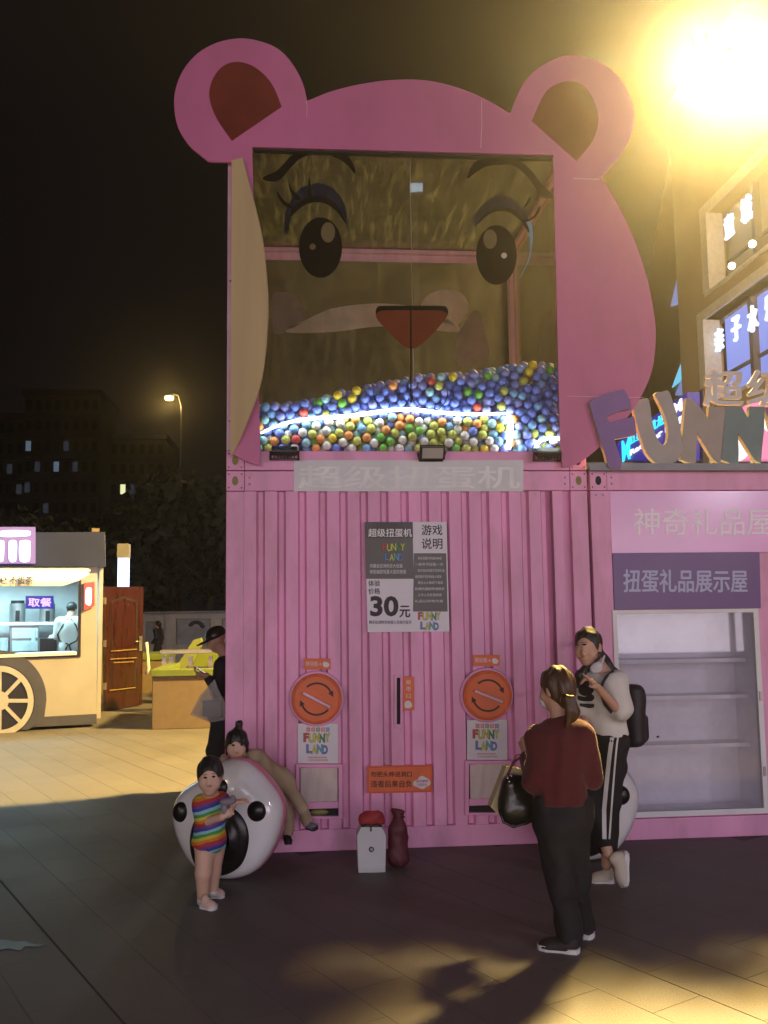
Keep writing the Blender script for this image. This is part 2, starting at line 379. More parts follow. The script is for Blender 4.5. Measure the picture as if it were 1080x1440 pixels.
_font = bpy.data.curves.new('type', 'FONT'); _fo = bpy.data.objects.new('type', _font); COL.objects.link(_fo)
def text_mesh(body, bold=0.0, extrude=0.0, shear=0.0):
    _font.body = body; _font.offset = bold; _font.extrude = extrude; _font.shear = shear; _font.resolution_u = 3; _font.space_character = 1.0
    bpy.context.view_layer.update()
    me = bpy.data.meshes.new_from_object(_fo.evaluated_get(bpy.context.evaluated_depsgraph_get()))
    vs_ = np.array([v.co[:] for v in me.vertices]); fs = [tuple(p.vertices) for p in me.polygons]
    bpy.data.meshes.remove(me)
    return vs_, fs
def text(mb, body, o, u, v_, w_, h_, bold=0.0, depth=0.002, mi=0, shear=0.0, keep=False):
    """lettering fitted to the w_ x h_ box whose lower-left corner is o, along u and v_"""
    cjk = any(ord(c_) > 0x2000 for c_ in body)     # outlined glyphs: weight comes from shifted layers, not from offsetting
    vs_, fs = text_mesh(body, 0 if cjk else bold, .5, shear)
    lo, hi = vs_.min(0), vs_.max(0)
    sx, sy = w_ / (hi[0] - lo[0]), h_ / (hi[1] - lo[1])
    if keep: sx = sy = min(sx, sy)
    n = V(u).cross(V(v_)); o, u, v_ = V(o), V(u), V(v_)
    sh = [(0, 0)] if not cjk or bold <= .002 else [(-bold, 0), (bold, 0), (0, -bold * .7), (0, bold * .7), (0, 0)]
    for i, (bx, bz) in enumerate(sh):
        mb.add([o + u * ((p[0] - lo[0] + bx) * sx) + v_ * ((p[1] - lo[1] + bz) * sy) + n * ((p[2] + .5) * depth + i * .00012) for p in vs_], fs, mi)
    return mb
XU, ZU = V((1, 0, 0)), V((0, 0, 1))
def text_px(mb, body, x0, y0, x1, y1, Y, bold=0.0, depth=.002, mi=0, shear=0.0):
    a = at(x0, y1, Y=Y); b = at(x1, y1, Y=Y); c = at(x0, y0, Y=Y)
    return text(mb, body, a, (b - a).normalized(), (c - a).normalized(), (b - a).length, (c - a).length, bold, depth, mi, shear)
# ================================================================ THE SETTING
g = MB(); g.add([(-700, -200, -.02), (700, -200, -.02), (700, 900, -.02), (-700, 900, -.02)], [(0, 1, 2, 3)])
tag(g.build('ground', 'paving'), kind='structure')
E1, E2 = V((.477, -.879, 0)).normalized(), V((.879, .477, 0)).normalized()
S0 = V((2.22, -2.482, 0)); SL_, SW_ = .64, .32
def bed(name, x0, y0, x1, y1, z):
    b = MB(); b.add([(x0, y0, z), (x1, y0, z), (x1, y1, z), (x0, y1, z)], [(0, 1, 2, 3)]); return b.build(name, 'joint')
pv = bed('plaza_paving', -9.5, -6.5, 9.5, 15, -.0016); tag(pv, kind='structure')
def slab_geo(l, w_):
    a, b, c = l / 2 - .0008, w_ / 2 - .0008, .0007
    vs_ = [(x, y, -.012) for x, y in ((-a, -b), (a, -b), (a, b), (-a, b))] + [(x, y, -c) for x, y in ((-a, -b), (a, -b), (a, b), (-a, b))] + \
          [(x, y, 0) for x, y in ((-a + c, -b + c), (a - c, -b + c), (a - c, b - c), (-a + c, b - c))]
    return vs_, [(0, 1, 5, 4), (1, 2, 6, 5), (2, 3, 7, 6), (3, 0, 4, 7), (4, 5, 9, 8), (5, 6, 10, 9), (6, 7, 11, 10), (7, 4, 8, 11), (8, 9, 10, 11)]
sv, sf = slab_geo(SL_, SW_)
R_ = Matrix((E1, E2, V((0, 0, 1)))).transposed().to_4x4()
cand = []
for k in range(-46, 46):
    for i in range(-30, 30):
        off = .5 if k % 2 == 0 else 0.0     # running bond
        c = S0 + E1 * ((i + off) * SL_) + E2 * ((k + .5) * SW_ - (.010 if k < -7 else 0) - (.005 if k < 0 else 0) + (.005 if k > 0 else 0))
        if not (-9 < c.x < 9 and -6 < c.y < 14.5): continue
        if .05 < c.x < 9 and .2 < c.y < 2.1: continue
        d = c - CAM; z = d.dot(FWD); sc = 0
        if z > .5:
            px, py = 540 + FPX * d.dot(RGT) / z, 720 - FPX * d.dot(UPV) / z
            if -40 < px < 1120 and py < 1480 and not (c.y > .2 and px > 318): sc = FPX / z * abs(d.z) / z
        cand.append((sc, c))
cand.sort(key=lambda t: -t[0])
slab_me = bpy.data.meshes.new('paving_slab'); slab_me.from_pydata(sv, [], sf); slab_me.materials.append(M['paving'])
rest = MB()
for n, (sc, c) in enumerate(cand):
    Mx = Matrix.Translation((c.x, c.y, random.uniform(-.0002, .0002))) @ R_
    if n < 290 and sc > 0:
        o = bpy.data.objects.new('paving_slab', slab_me); COL.objects.link(o); o.parent = pv; o.matrix_world = Mx; o.matrix_local = Mx
    else: rest.add([Mx @ V(p) for p in sv], sf)
tag(rest.build('far_paving_slabs', 'paving', pv), kind='stuff')
# thin film of water lying on the slabs at the lower left
pud = MB(); lp = smooth_loop([(-6, 1324), (8, 1322), (18, 1325), (34, 1323), (46, 1327), (64, 1328), (50, 1332), (36, 1331), (28, 1337), (12, 1334), (-8, 1337)], 4)
pud.prism([[at(*p, Z=.0015) for p in lp]], (0, 0, .0012)); M['water'] = mat('water_film', (.045, .048, .075), .45, spec=.3)
tag(pud.build('puddle', 'water'), kind='structure')

# ---------------------------------------------------------------- left container
W, H, D = 2.8, 2.825, 2.2
def corrug(mb, x0, x1, z0, z1, y_out, y_in, n, flat=.58):
    """trapezoid profile, proud flats towards the viewer"""
    p = (x1 - x0) / n; s = p * .10; fl = p * flat; prof = []
    for i in range(n):
        a = x0 + i * p; prof += [(a, y_out), (a + fl, y_out), (a + fl + s, y_in), (a + p - s, y_in)]
    prof.append((x1, y_out))
    vs_ = [(x, y, z0) for x, y in prof] + [(x, y, z1) for x, y in prof]; n_ = len(prof)
    return mb.add(vs_, [(i, i + 1, n_ + i + 1, n_ + i) for i in range(n_ - 1)])
box1 = thing('shipping_container', 'pink corrugated container with capsule vending knobs and a price poster on its front', 'container', (W / 2, D / 2, 0))
c = MB(); corrug(c, .135, 2.49, .155, 2.665, .004, .045, 15); c.build('corrugated_wall', 'pink', box1)
def rail(name, a, b, par=None, m='pink', bev=.006): return MB().box(a, b).build(name, m, par or box1, bevel=bev)
rail('top_rail', (.137, 0, 2.668), (W - .137, .10, H - .004)); rail('bottom_rail', (.002, -.004, .0), (W - .137, .10, .155))
rail('corner_post', (.0, 0, .157), (.135, .12, 2.665)); rail('corner_post', (W - .135, 0, .157), (W, .12, 2.665))
rail('door_post', (2.515, -.012, .157), (2.60, .09, 2.665))
rail('floor_sill', (W - .135, -.004, 0), (W, .10, .155))
MB().box((.02, .06, .02), (W - .02, 2.62, H - .02)).build('container_body', 'pink', box1)
def casting(x0, x1, z0, z1, par, yellow=True):
    cs = MB().box((x0, -.003, z0), (x1, .12, z1)).build('corner_casting', 'pink', par, bevel=.005)
    cx = (x0 + x1) / 2; cz = (z0 + z1) / 2
    h = MB(); h.prism([[(cx + .024 * math.cos(t), -.0045, cz + .036 * math.sin(t)) for t in np.linspace(0, 2 * math.pi, 20, endpoint=False)]], (0, .01, 0))
    h.build('casting_hole', M['olive_plug'] if yellow else 'dark', cs)
    for sx in (-1, 1):
        for sz in (-1, 1): MB().ell((cx + sx * .048, -.004, cz + sz * .052), (.006, .003, .006), 8, 5).build('bolt', 'dark', cs, smooth=True)
M['olive_plug'] = mat('olive_plug', (.22, .19, .05), .6, var=.3, scale=30)
casting(.0, .135, 2.668, H - .004, box1); casting(W - .135, W, 2.668, H - .004, box1)
for x in (.175, W - .175):
    for z in (2.72, 2.77): MB().ell((x, -.002, z), (.008, .006, .008), 10, 6).build('rivet', 'steel', box1, smooth=True)
# faded banner across the rail
bn = MB(); prism_px(bn, [rect(413, 647, 736, 691)], -.006, -.0005); bn = bn.build('banner', 'banner', box1)
tx = MB(); text_px(tx, '超级扭蛋机', 420, 655, 731, 687, -.0065, .012); tx.build('lettering', 'bannerletter', bn)

# game poster
YP = -.004
po = MB(); prism_px(po, [[(513, 734), (628, 734), (632, 888), (517, 889)]], YP, .003, 0); po = po.build('price_poster', 'posterwhite', box1)
def plate(par, name, pts, Y, m, th=.0012): 
    q = MB(); prism_px(q, [pts], Y, Y + th); return q.build(name, m, par)
plate(po, 'print_block', [(513, 734), (580, 734), (582, 814), (514.5, 814)], YP - .001, 'postergrey')
plate(po, 'print_block', [(513.2, 734.4), (580.4, 734.4), (580.9, 757), (513.8, 757)], YP - .0022, 'posterblack')
plate(po, 'print_block', [(582, 778), (627.5, 778), (629.5, 860), (580.8, 860)], YP - .001, 'postergrey')
def words(par, m, items, Y, bold=.008, shear=0.0, name='lettering'):
    for b, x0, y0, x1, y1 in items:
        q = MB(); text_px(q, b, x0, y0, x1, y1, Y, bold, .0008, 0, shear); o = q.build(name, m, par)
    return o
words(po, 'letterwhite', [('超级扭蛋机', 518, 743.5, 579, 755)], YP - .0025, .012)
words(po, 'ink', [('游戏', 593, 738, 622, 752.5), ('说明', 593, 757, 622, 772), ('体验', 518, 816, 534.5, 824.5), ('价格', 518, 827, 534.5, 835.5)], YP - .001, .012)
words(po, 'ink', [('30', 520.5, 838, 560.5, 867)], YP - .001, .035); words(po, 'ink', [('元', 562, 852, 576.5, 868)], YP - .001, .03)
words(po, 'ink', [('购买后请移至收银人员指引投币', 519, 872.5, 578.5, 877.5)], YP - .001, .012)
words(po, 'posterwhite', [('风靡全亚洲的巨大扭蛋', 520, 793, 566, 798.5), ('体验抽取惊喜大奖的快感', 520, 801, 571, 807)], YP - .0018, .004)
rules = ['本店扭蛋仅供游玩体验', '一枚币可扭蛋一次', '每次扭出的蛋可兑换礼品', '请保管好您的物品小朋友', '请在大人陪同下游玩', '如遇机器故障请联系', '工作人员处理谢谢', '礼品以实物为准']
words(po, 'posterwhite', [(t, 583.5 + (4 if i % 2 == 0 else 0), 783 + i * 8.6, 621 + (i % 3) * 2, 787 + i * 8.6) for i, t in enumerate(rules)], YP - .0018, 0.0)
def funny(par, x, y, s, Y, dim=1.0):
    """FUNNY LAND in bouncing coloured letters; (x, y) top-left, s width in photo units"""
    for row, (wd, cols) in enumerate((('FUNNY', ('red', 'yellow', 'yellow', 'green', 'yellow')), ('LAND', ('blueprint', 'yellow', 'teal', 'blueprint')))):
        for i, ch in enumerate(wd):
            cw = s * .19; x0 = x + i * s * .185 + (s * .10 if row else 0); y0 = y + row * s * .40 + (i % 2) * s * .03
            q = MB(); text_px(q, ch, x0 - .4, y0 - .4, x0 + cw + .4, y0 + s * .30 + .4, Y, .055, .0006, 0); q.build('letter', 'ink', par)
            q = MB(); text_px(q, ch, x0, y0, x0 + cw, y0 + s * .30, Y - .0008, .02, .0006, 0); q.build('letter', cols[i], par)
funny(po, 538, 764, 34, YP - .002); funny(po, 588, 861, 34, YP - .001)

# knobs, flaps, slot, warning sign
def arc(mb, c, r, a0, a1, w_, Y, n=14):
    o_ = [(c[0] + (r + w_) * math.cos(a), Y, c[1] + (r + w_) * math.sin(a)) for a in np.linspace(a0, a1, n)]
    i_ = [(c[0] + (r - w_) * math.cos(a), Y, c[1] + (r - w_) * math.sin(a)) for a in np.linspace(a1, a0, n)]
    mb.prism([o_ + i_], (0, .003, 0))
    e = V((c[0] + r * math.cos(a1), Y, c[1] + r * math.sin(a1))); s_ = 1 if a1 > a0 else -1
    t = V((-math.sin(a1), 0, math.cos(a1))) * s_; q = V((math.cos(a1), 0, math.sin(a1)))
    mb.prism([[e + q * w_ * 3, e + t * w_ * 6, e - q * w_ * 3]], (0, .003, 0))
def dispenser(cx, cy_, dx, dy):
    k = at(cx, cy_, Y=-.03)
    q = MB().cyl((k.x, .02, k.z), (0, -1, 0), .205, .045, 48); ring = q.build('knob_ring', 'pink', box1, bevel=.008, smooth='auto')
    kn = MB().cyl((k.x, -.025, k.z), (0, -1, 0), .185, .035, 48).build('turn_knob', 'orange', box1, bevel=.008, smooth='auto')
    lip = MB()
    for a0 in range(48):
        pass
    lip.tube([(k.x + .168 * math.cos(a), -.060, k.z + .168 * math.sin(a)) for a in np.linspace(0, 2 * math.pi, 49)], .006, 6, cap=False); lip.build('rim', 'orange', kn, smooth=True)
    ar = MB(); arc(ar, (k.x, k.z), .115, 2.25, .45, .007, -.063); arc(ar, (k.x, k.z), .115, -.75, -2.75 + .0, .007, -.063); ar.build('arrow', 'inkbrown', kn)
    hd = MB(); u = V((.88, 0, -.47 if dx == 0 else -.36)).normalized(); v2 = V((-u.z, 0, u.x))
    hd.obox((k.x, -.078, k.z - .005), u, v2, (0, 1, 0), .115, .011, .018); hd.build('handle', 'frame_pink', kn, bevel=.006)
    sg = plate(box1, 'turn_sign', rect(427.5 + dx, 926 + dy, 464.5 + dx, 941.5 + dy), -.012, 'orange', .014)
    words(sg, 'posterwhite', [('转动我→', 430 + dx, 930 + dy, 452 + dx, 937 + dy)], -.0125, .004)
    plate(sg, 'cloud', smooth_loop([(454 + dx, 935 + dy), (455 + dx, 931 + dy), (459 + dx, 931 + dy), (463 + dx, 934 + dy), (461 + dx, 938 + dy), (456 + dx, 938 + dy)], 4), -.0128, 'posterwhite')
    ps = plate(box1, 'logo_poster', [(418.8 + dx, 1017.5 + dy), (475 + dx, 1017.5 + dy), (475.5 + dx, 1073.5 + dy), (419 + dx, 1073.5 + dy)], -.014, 'posterwhite', .016)
    for i, (ch, m) in enumerate(zip('超级扭蛋机', ('red', 'orange', 'green', 'orange', 'blueprint'))):
        plate(ps, 'print_square', rect(431 + dx + i * 6.8, 1023 + dy, 436.2 + dx + i * 6.8, 1028.8 + dy), -.0152, m, .001)
        words(ps, 'posterwhite', [(ch, 431.7 + dx + i * 6.8, 1023.7 + dy, 435.5 + dx + i * 6.8, 1028.1 + dy)], -.0160, .002)
    funny(ps, 427 + dx, 1031 + dy, 40, -.0150)
    words(ps, 'red', [('超级扭蛋机体验馆', 433 + dx, 1064 + dy, 459 + dx, 1066.2 + dy), ('大型互动游戏乐园', 433 + dx, 1067.8 + dy, 461 + dx, 1070 + dy)], -.0150, .01)
    fr = MB()
    prism_px(fr, [rect(416 + dx, 1074.5 + dy, 482 + dx, 1152 + dy), rect(421.5 + dx, 1079.5 + dy, 476 + dx, 1147.5 + dy)], -.022, .03)
    fr = fr.build('hatch_frame', 'pink', box1, bevel=.004)
    rb = MB(); rbox(rb, 421.7 + dx, 1128 + dy, 475.8 + dx, 1137.5 + dy, -.020, .02); rb.build('hatch_bar', 'pink', fr, bevel=.004)
    bk = MB(); rbox(bk, 421.7 + dx, 1079.7 + dy, 475.8 + dx, 1147.3 + dy, .0025, .02); bk.build('hatch_recess', 'dark', fr)
    # cloth flap with soft folds
    a, b2 = at(422.5 + dx, 1080 + dy, Y=-.008), at(475 + dx, 1127.5 + dy, Y=-.008); cl = MB(); nx, nz = 22, 12
    vs_ = []
    for j in range(nz + 1):
        for i in range(nx + 1):
            u_, t_ = i / nx, j / nz
            vs_.append((a.x + (b2.x - a.x) * u_, -.010 - .007 * t_ * math.sin(u_ * 11 + dx) - .004 * math.sin(u_ * 23 + t_ * 3), a.z + (b2.z - a.z) * t_ - .006 * math.sin(u_ * 7) * t_))
    cl.add(vs_, [(j * (nx + 1) + i, (j + 1) * (nx + 1) + i, (j + 1) * (nx + 1) + i + 1, j * (nx + 1) + i + 1) for j in range(nz) for i in range(nx)])
    cl.build('cloth_flap', 'offwhite', fr, smooth=True)
    return k
dispenser(445.3, 982.5, 0, 0); dispenser(685, 977.5, 238, -5)
for (x0, m, lab) in ((441, M['yellow'], 'small olive capsule in the outlet of the left hatch'),):
    q = at(449, 1146, Y=-.0); tag(MB().ell((q.x, -.0, q.z + .02), (.07, .018, .022), 16, 10).build('capsule', mat('olive_capsule', (.20, .22, .06), .4), None, smooth=True), lab, 'capsule')
sl = MB(); prism_px(sl, [rect(554.5, 949, 566.5, 1023.5), rect(558, 953, 563, 1018.5)], -.010, .012); sl = sl.build('coin_slot', 'pink', box1, bevel=.002)
dk = MB(); rbox(dk, 557.8, 952.5, 563.2, 1019, .0025, .008); dk.build('slot_opening', 'dark', sl)
sg = plate(box1, 'coin_sign', rect(566.8, 951.5, 582.5, 999), -.009, 'orange', .011)
words(sg, 'posterwhite', [('投', 571, 956, 578, 962.5), ('币', 571, 965.5, 578, 972), ('口', 571.5, 976, 577.5, 981.5)], -.0095, .004)
plate(sg, 'cloud', smooth_loop([(569, 992), (570, 987), (575, 985.5), (579, 989), (579, 994), (574, 996), (570, 995)], 4), -.0098, 'posterwhite')
ws = plate(box1, 'warning_sign', [(516, 1077.5), (608, 1075.5), (608, 1114), (516, 1116)], -.010, 'orange', .012)
bd = MB(); prism_px(bd, [[(517, 1078.5), (607, 1076.5), (607, 1113), (517, 1115)], [(518.2, 1079.7), (605.8, 1077.8), (605.8, 1111.8), (518.2, 1113.8)]], -.0112, -.0102); bd.build('border', 'red', ws)
words(ws, 'inkbrown', [('勿把头伸进洞口', 521.5, 1085, 579, 1092.5), ('违者后果自负', 521.5, 1097.5, 579, 1107)], -.0105, .02)
cl = plate(ws, 'cloud', smooth_loop([(581, 1104), (582, 1099), (587, 1096), (592, 1091), (598, 1093), (604, 1097), (605, 1103), (599, 1107), (594, 1109.5), (587, 1107)], 4), -.0112, 'posterwhite')
words(cl, 'red', [('请勿攀爬', 585, 1096.5, 602, 1100.5), ('注意安全', 587, 1101.5, 601, 1105.5)], -.0118, .004)

# ---------------------------------------------------------------- bear head cabinet standing on it
Z0, Z1 = H + .002, 5.50
cab = thing('ball_cabinet', 'pink bear head cabinet with a glass full of coloured balls, atop the container', 'vending machine', (W / 2, D / 2, Z0))
def cbar(name, a, b, m='frame_pink', par=cab, bev=.006): return MB().box(a, b).build(name, m, par, bevel=bev)
cbar('bottom_rail', (.137, 0, Z0), (W - .137, .09, Z0 + .150), 'pink')
casting(0, .135, Z0, Z0 + .15, cab); casting(W - .135, W, Z0, Z0 + .15, cab, False)
cbar('tray_floor', (.05, .095, Z0 + .10), (W - .05, D - .05, Z0 + .147), 'grey')
cbar('tray_wall', (.03, D - .08, Z0), (W - .03, D - .004, Z0 + .145), 'pink')
for x in (.03, W - .03 - .02): cbar('tray_wall', (x, .125, Z0), (x + .02, D - .085, Z0 + .145), 'pink')
for x in (0, W - .085):
    cbar('corner_post', (x, .0, Z0 + .152), (x + .085, .085, Z1 - .10)); cbar('corner_post', (x, D - .10, Z0 + .152), (x + .10, D, Z1 - .10))
cbar('top_beam', (.0, .0, Z1 - .098), (W, .085, Z1)); cbar('top_beam', (0, D - .10, Z1 - .098), (W, D, Z1))
for x in (0, W - .085): cbar('top_beam', (x, .087, Z1 - .098), (x + .085, D - .102, Z1))
MB().box((.02, D - .052, Z1 - .175), (W - .02, D - .046, Z1 - .10)).build('ledge', 'frame_pink', cab)
roof = MB().box((.087, .087, Z1 - .060), (W - .087, D - .102, Z1 - .052)).build('roof_sheet', 'acrylic_roof', cab)
bgl = MB().box((.102, D - .05, Z0 + .15), (W - .102, D - .045, Z1 - .10)).build('back_glass', 'acrylic_back', cab)
for x in (.04, W - .045): MB().box((x, .087, Z0 + .15), (x + .005, D - .102, Z1 - .10)).build('side_glass', M['acrylic_back'], cab)
fgl = MB().box((.088, .012, Z0 + .152), (W - .088, .019, Z1 - .10)).build('front_glass', 'acrylic', cab)
# prints on the back sheet
YB = D - .054
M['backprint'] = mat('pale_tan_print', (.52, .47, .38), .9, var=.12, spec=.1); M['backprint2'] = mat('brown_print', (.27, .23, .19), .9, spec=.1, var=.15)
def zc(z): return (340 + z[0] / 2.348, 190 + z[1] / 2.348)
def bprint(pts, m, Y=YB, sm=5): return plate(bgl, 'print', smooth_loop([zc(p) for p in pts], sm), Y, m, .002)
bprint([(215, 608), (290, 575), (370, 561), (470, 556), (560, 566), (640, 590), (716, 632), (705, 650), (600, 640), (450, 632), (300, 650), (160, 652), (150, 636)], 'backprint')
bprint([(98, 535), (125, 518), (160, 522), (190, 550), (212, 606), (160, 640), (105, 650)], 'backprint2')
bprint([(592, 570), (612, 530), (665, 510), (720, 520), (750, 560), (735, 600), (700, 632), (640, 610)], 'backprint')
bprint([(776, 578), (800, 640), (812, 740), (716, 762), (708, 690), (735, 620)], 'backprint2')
# painted eyes, brows, nose and mouth on the front sheet
YG = .0095
M['vinyl'] = mat('black_vinyl', (.012, .009, .008), .9, spec=.08); M['vinylblue'] = glass_mat('blue_tint_vinyl', (.50, .52, .76), film=.13, filmcol=(.05, .07, .22), spec=.5)
M['vinylsky'] = mat('pale_blue_vinyl', (.15, .30, .40), .9, spec=.1); M['vinylnose'] = mat('brown_nose_vinyl', (.15, .038, .020), .9, spec=.1)
M['vinyltan'] = mat('olive_vinyl_highlight', (.15, .12, .06), .9, spec=.1)
def gl_(p): return (350 + p[0] / 6.353, 200 + p[1] / 6.353)
def gr_(p): return (640 + p[0] / 6.75, 200 + p[1] / 6.75)
def decal(name, pts, m, f=None, Y=YG, sm=4): return plate(fgl, name, smooth_loop([f(p) if f else p for p in pts], sm), Y, m, .0016)
decal('eyebrow', [(130, 310), (250, 255), (330, 170), (420, 95), (560, 72), (760, 72), (870, 115), (930, 190), (950, 280), (870, 195), (760, 130), (610, 105), (480, 135), (380, 220), (270, 340), (150, 342)], 'vinyl', gl_)
decal('eyebrow', [(115, 345), (150, 240), (230, 165), (380, 145), (540, 155), (650, 200), (750, 300), (830, 410), (930, 490), (930, 530), (810, 520), (760, 430), (680, 320), (560, 225), (440, 215), (300, 230), (200, 285)], 'vinyl', gr_)
decal('eye_shadow', [(318, 800), (330, 620), (430, 440), (540, 380), (640, 368), (760, 420), (850, 550), (892, 770), (885, 800), (860, 710), (790, 610), (700, 545), (600, 530), (480, 562), (385, 650), (345, 820)], 'vinylblue', gl_)
decal('eye_shadow', [(180, 700), (260, 600), (380, 510), (500, 515), (600, 580), (690, 720), (660, 775), (600, 705), (520, 655), (430, 642), (340, 660), (250, 722), (195, 800)], 'vinylblue', gr_)
decal('eye_shadow', [(640, 755), (715, 752), (738, 860), (732, 980), (695, 1140), (605, 1300), (688, 1130), (712, 980), (695, 850)], 'vinylsky', gr_)
decal('eyelid', [(370, 640), (400, 570), (480, 515), (580, 485), (700, 500), (790, 570), (840, 650), (870, 730), (790, 625), (700, 555), (600, 535), (490, 565), (385, 655)], 'vinyl', gl_, YG - .002)
decal('eyelid', [(210, 790), (250, 720), (340, 645), (430, 620), (530, 635), (620, 700), (690, 790), (702, 860), (640, 775), (600, 725), (520, 668), (430, 655), (340, 675), (255, 738)], 'vinyl', gr_, YG - .002)
for p in ([(250, 430), (310, 520), (400, 585), (330, 575), (268, 500)], [(358, 355), (392, 430), (465, 500), (420, 512), (372, 440)], [(541, 315), (553, 400), (560, 495), (528, 490), (528, 400)]): decal('eyelash', p, 'vinyl', gl_, YG - .002)
for p in ([(810, 602), (795, 665), (740, 730), (665, 757), (615, 735), (690, 732), (750, 690), (785, 620)], [(712, 512), (705, 570), (640, 640), (680, 560)]): decal('eyelash', p, 'vinyl', gr_, YG - .002)
ey = plate(fgl, 'eye', ellipse_px(450.7, 348, 30.4, 42.5, 40), YG - .003, 'vinyl', .0016)
plate(ey, 'highlight', ellipse_px(461.3, 326.7, 9.9, 14.2), YG - .0045, 'vinyltan', .0012); plate(ey, 'highlight', ellipse_px(439.7, 346.9, 4.3, 4.3, 20), YG - .0045, 'vinyltan', .0012)
ey = plate(fgl, 'eye', ellipse_px(698.2, 358.5, 28.6, 42, 40), YG - .003, 'vinyl', .0016)
plate(ey, 'highlight', ellipse_px(689.3, 336.3, 9.6, 13.6), YG - .0045, 'vinyltan', .0012); plate(ey, 'highlight', ellipse_px(708.9, 359.3, 4.1, 4.1, 20), YG - .0045, 'backprint', .0012)
ns = decal('nose', [(529, 437), (531, 432), (540, 430.5), (578, 430.5), (618, 430.5), (627, 432), (629.5, 438), (628, 446), (610, 468), (590, 486), (578, 490), (567, 486), (546, 466), (530, 448)], 'vinylnose', sm=5)
plate(ns, 'nose_shade', smooth_loop([(528.5, 441), (530.5, 432), (540, 430), (578, 430), (618, 430), (628, 432), (630, 441), (622, 437), (600, 436), (578, 436), (556, 436), (536, 437)], 4), YG - .002, 'vinyl', .0012)  # darker printed band along the top of the nose
mo = MB(); mo.tube([at(577.8, y, Y=.008) for y in (431, 500, 566)], .006, 6)
for cx, a0, a1 in ((551, 2 * math.pi, math.pi * .98), (604, math.pi, 2.02 * math.pi)):
    mo.tube([at(cx + 26 * math.cos(a), 553 - 30 * math.sin(a) - 4, Y=.008) for a in np.linspace(a0, a1, 16)], .0035, 5)
mo.build('mouth_line', 'vinyl', fgl)
MB().box((at(578, 300, Y=.01).x - .002, .0195, Z0 + .16), (at(578, 300, Y=.01).x + .002, .0205, Z1 - .11)).build('sheet_joint', M['offwhite'], fgl)

# cut-out face board in front
YF = -.075
face = smooth_loop([(791, 657), (803, 655), (822, 646), (850, 622), (880, 590), (903, 555), (917, 520), (922, 480), (921, 450), (912, 400), (895, 345), (870, 290), (846.5, 250.5)], 4, False)[:-1] + \
    smooth_loop([(845, 250), (860, 234), (876, 214), (888, 190), (892, 165), (888, 140), (875, 115), (855, 95), (830, 82), (805, 78), (785, 81), (758, 95), (738, 115), (725, 140), (718.5, 159)], 4, False)[:-1] + \
    smooth_loop([(718, 160), (680, 138), (640, 122), (600, 113), (560, 112), (520, 116), (470, 127), (432.5, 142)], 4, False)[:-1] + \
    smooth_loop([(432, 141.5), (425, 115), (410, 88), (390, 68), (362, 57), (335, 54), (305, 60), (278, 75), (258, 98), (247, 125), (245, 150), (250, 178), (264, 202), (278, 215), (293, 227)], 4, False) + \
    [(325, 228), (325, 560), (326, 638), (345, 648), (365, 655), (366, 632), (354.5, 206.5), (778, 218), (788, 632)]
fb = MB(); prism_px(fb, [face], YF, YF + .022); fb = fb.build('face_board', 'bear', cab)
el = [(326, 198), (304.5, 166), (294.5, 137), (298, 114), (311, 95), (330.5, 87), (353, 91.5), (372.6, 106), (385.6, 124), (396, 150)]
er = [(811, 226.5), (834, 197), (841.6, 166.5), (834, 139), (820, 120), (803, 114), (782.7, 118.5), (765.5, 132), (747.7, 170)]
plate(fb, 'inner_ear', smooth_loop(el, 4, False), YF - .004, 'ear', .003); plate(fb, 'inner_ear', smooth_loop(er, 4, False), YF - .004, 'ear', .003)
sm_ = MB()
for a, b2 in (((677, 141), (676, 208)), ((798, 557), (905, 559)), ((806, 251), (842, 252)), ((431, 142), (431, 165))):
    sm_.tube([at(*a, Y=YF - .001), at((a[0] + b2[0]) / 2 + 1, (a[1] + b2[1]) / 2, Y=YF - .001), at(*b2, Y=YF - .001)], .0025, 5)
sm_.build('board_seam', 'frame_pink', fb)
# battens that carry the board
bt = MB()
for z in (3.2, 4.3, 5.40): bt.box((W - .06, YF + .023, z), (W - .02, -.002, z + .04)); bt.box((.02, YF + .023, z), (.06, -.002, z + .04))
bt.build('batten', 'frame_pink', cab)
MB().box((at(356, 207, Y=-.03).x, -.052, at(560, 213, Y=-.03).z - .035), (at(779, 207, Y=-.03).x, -.002, at(560, 213, Y=-.03).z + .05)).build('head_slot', 'dark', cab)  # dark strip stands in for the shadow in the gap above the glass
# left cheek of the board, folded forward on its hinge so its bare back shows
phi = math.radians(148); HX = at(325, 400, Y=YF).x; hdir = V((-math.cos(phi), -math.sin(phi), 0))
prof = [(226, .15), (250, .21), (290, .31), (345, .43), (400, .49), (440, .51), (470, .50), (520, .455), (555, .38), (590, .25), (622, .11), (640, .012)]
pts = [V((HX, YF - .004, at(325, 640, Y=YF).z)), V((HX, YF - .004, at(325, 226, Y=YF).z))]
for py, u_ in smooth_loop(prof, 4, False): pts.append(V((HX, YF - .004, at(325, py, Y=YF).z)) + hdir * (u_ * .66))
fl = MB(); fl.prism([pts], V((-hdir.y, hdir.x, 0)) * .014); fl.build('cheek_flap', 'cream', cab)

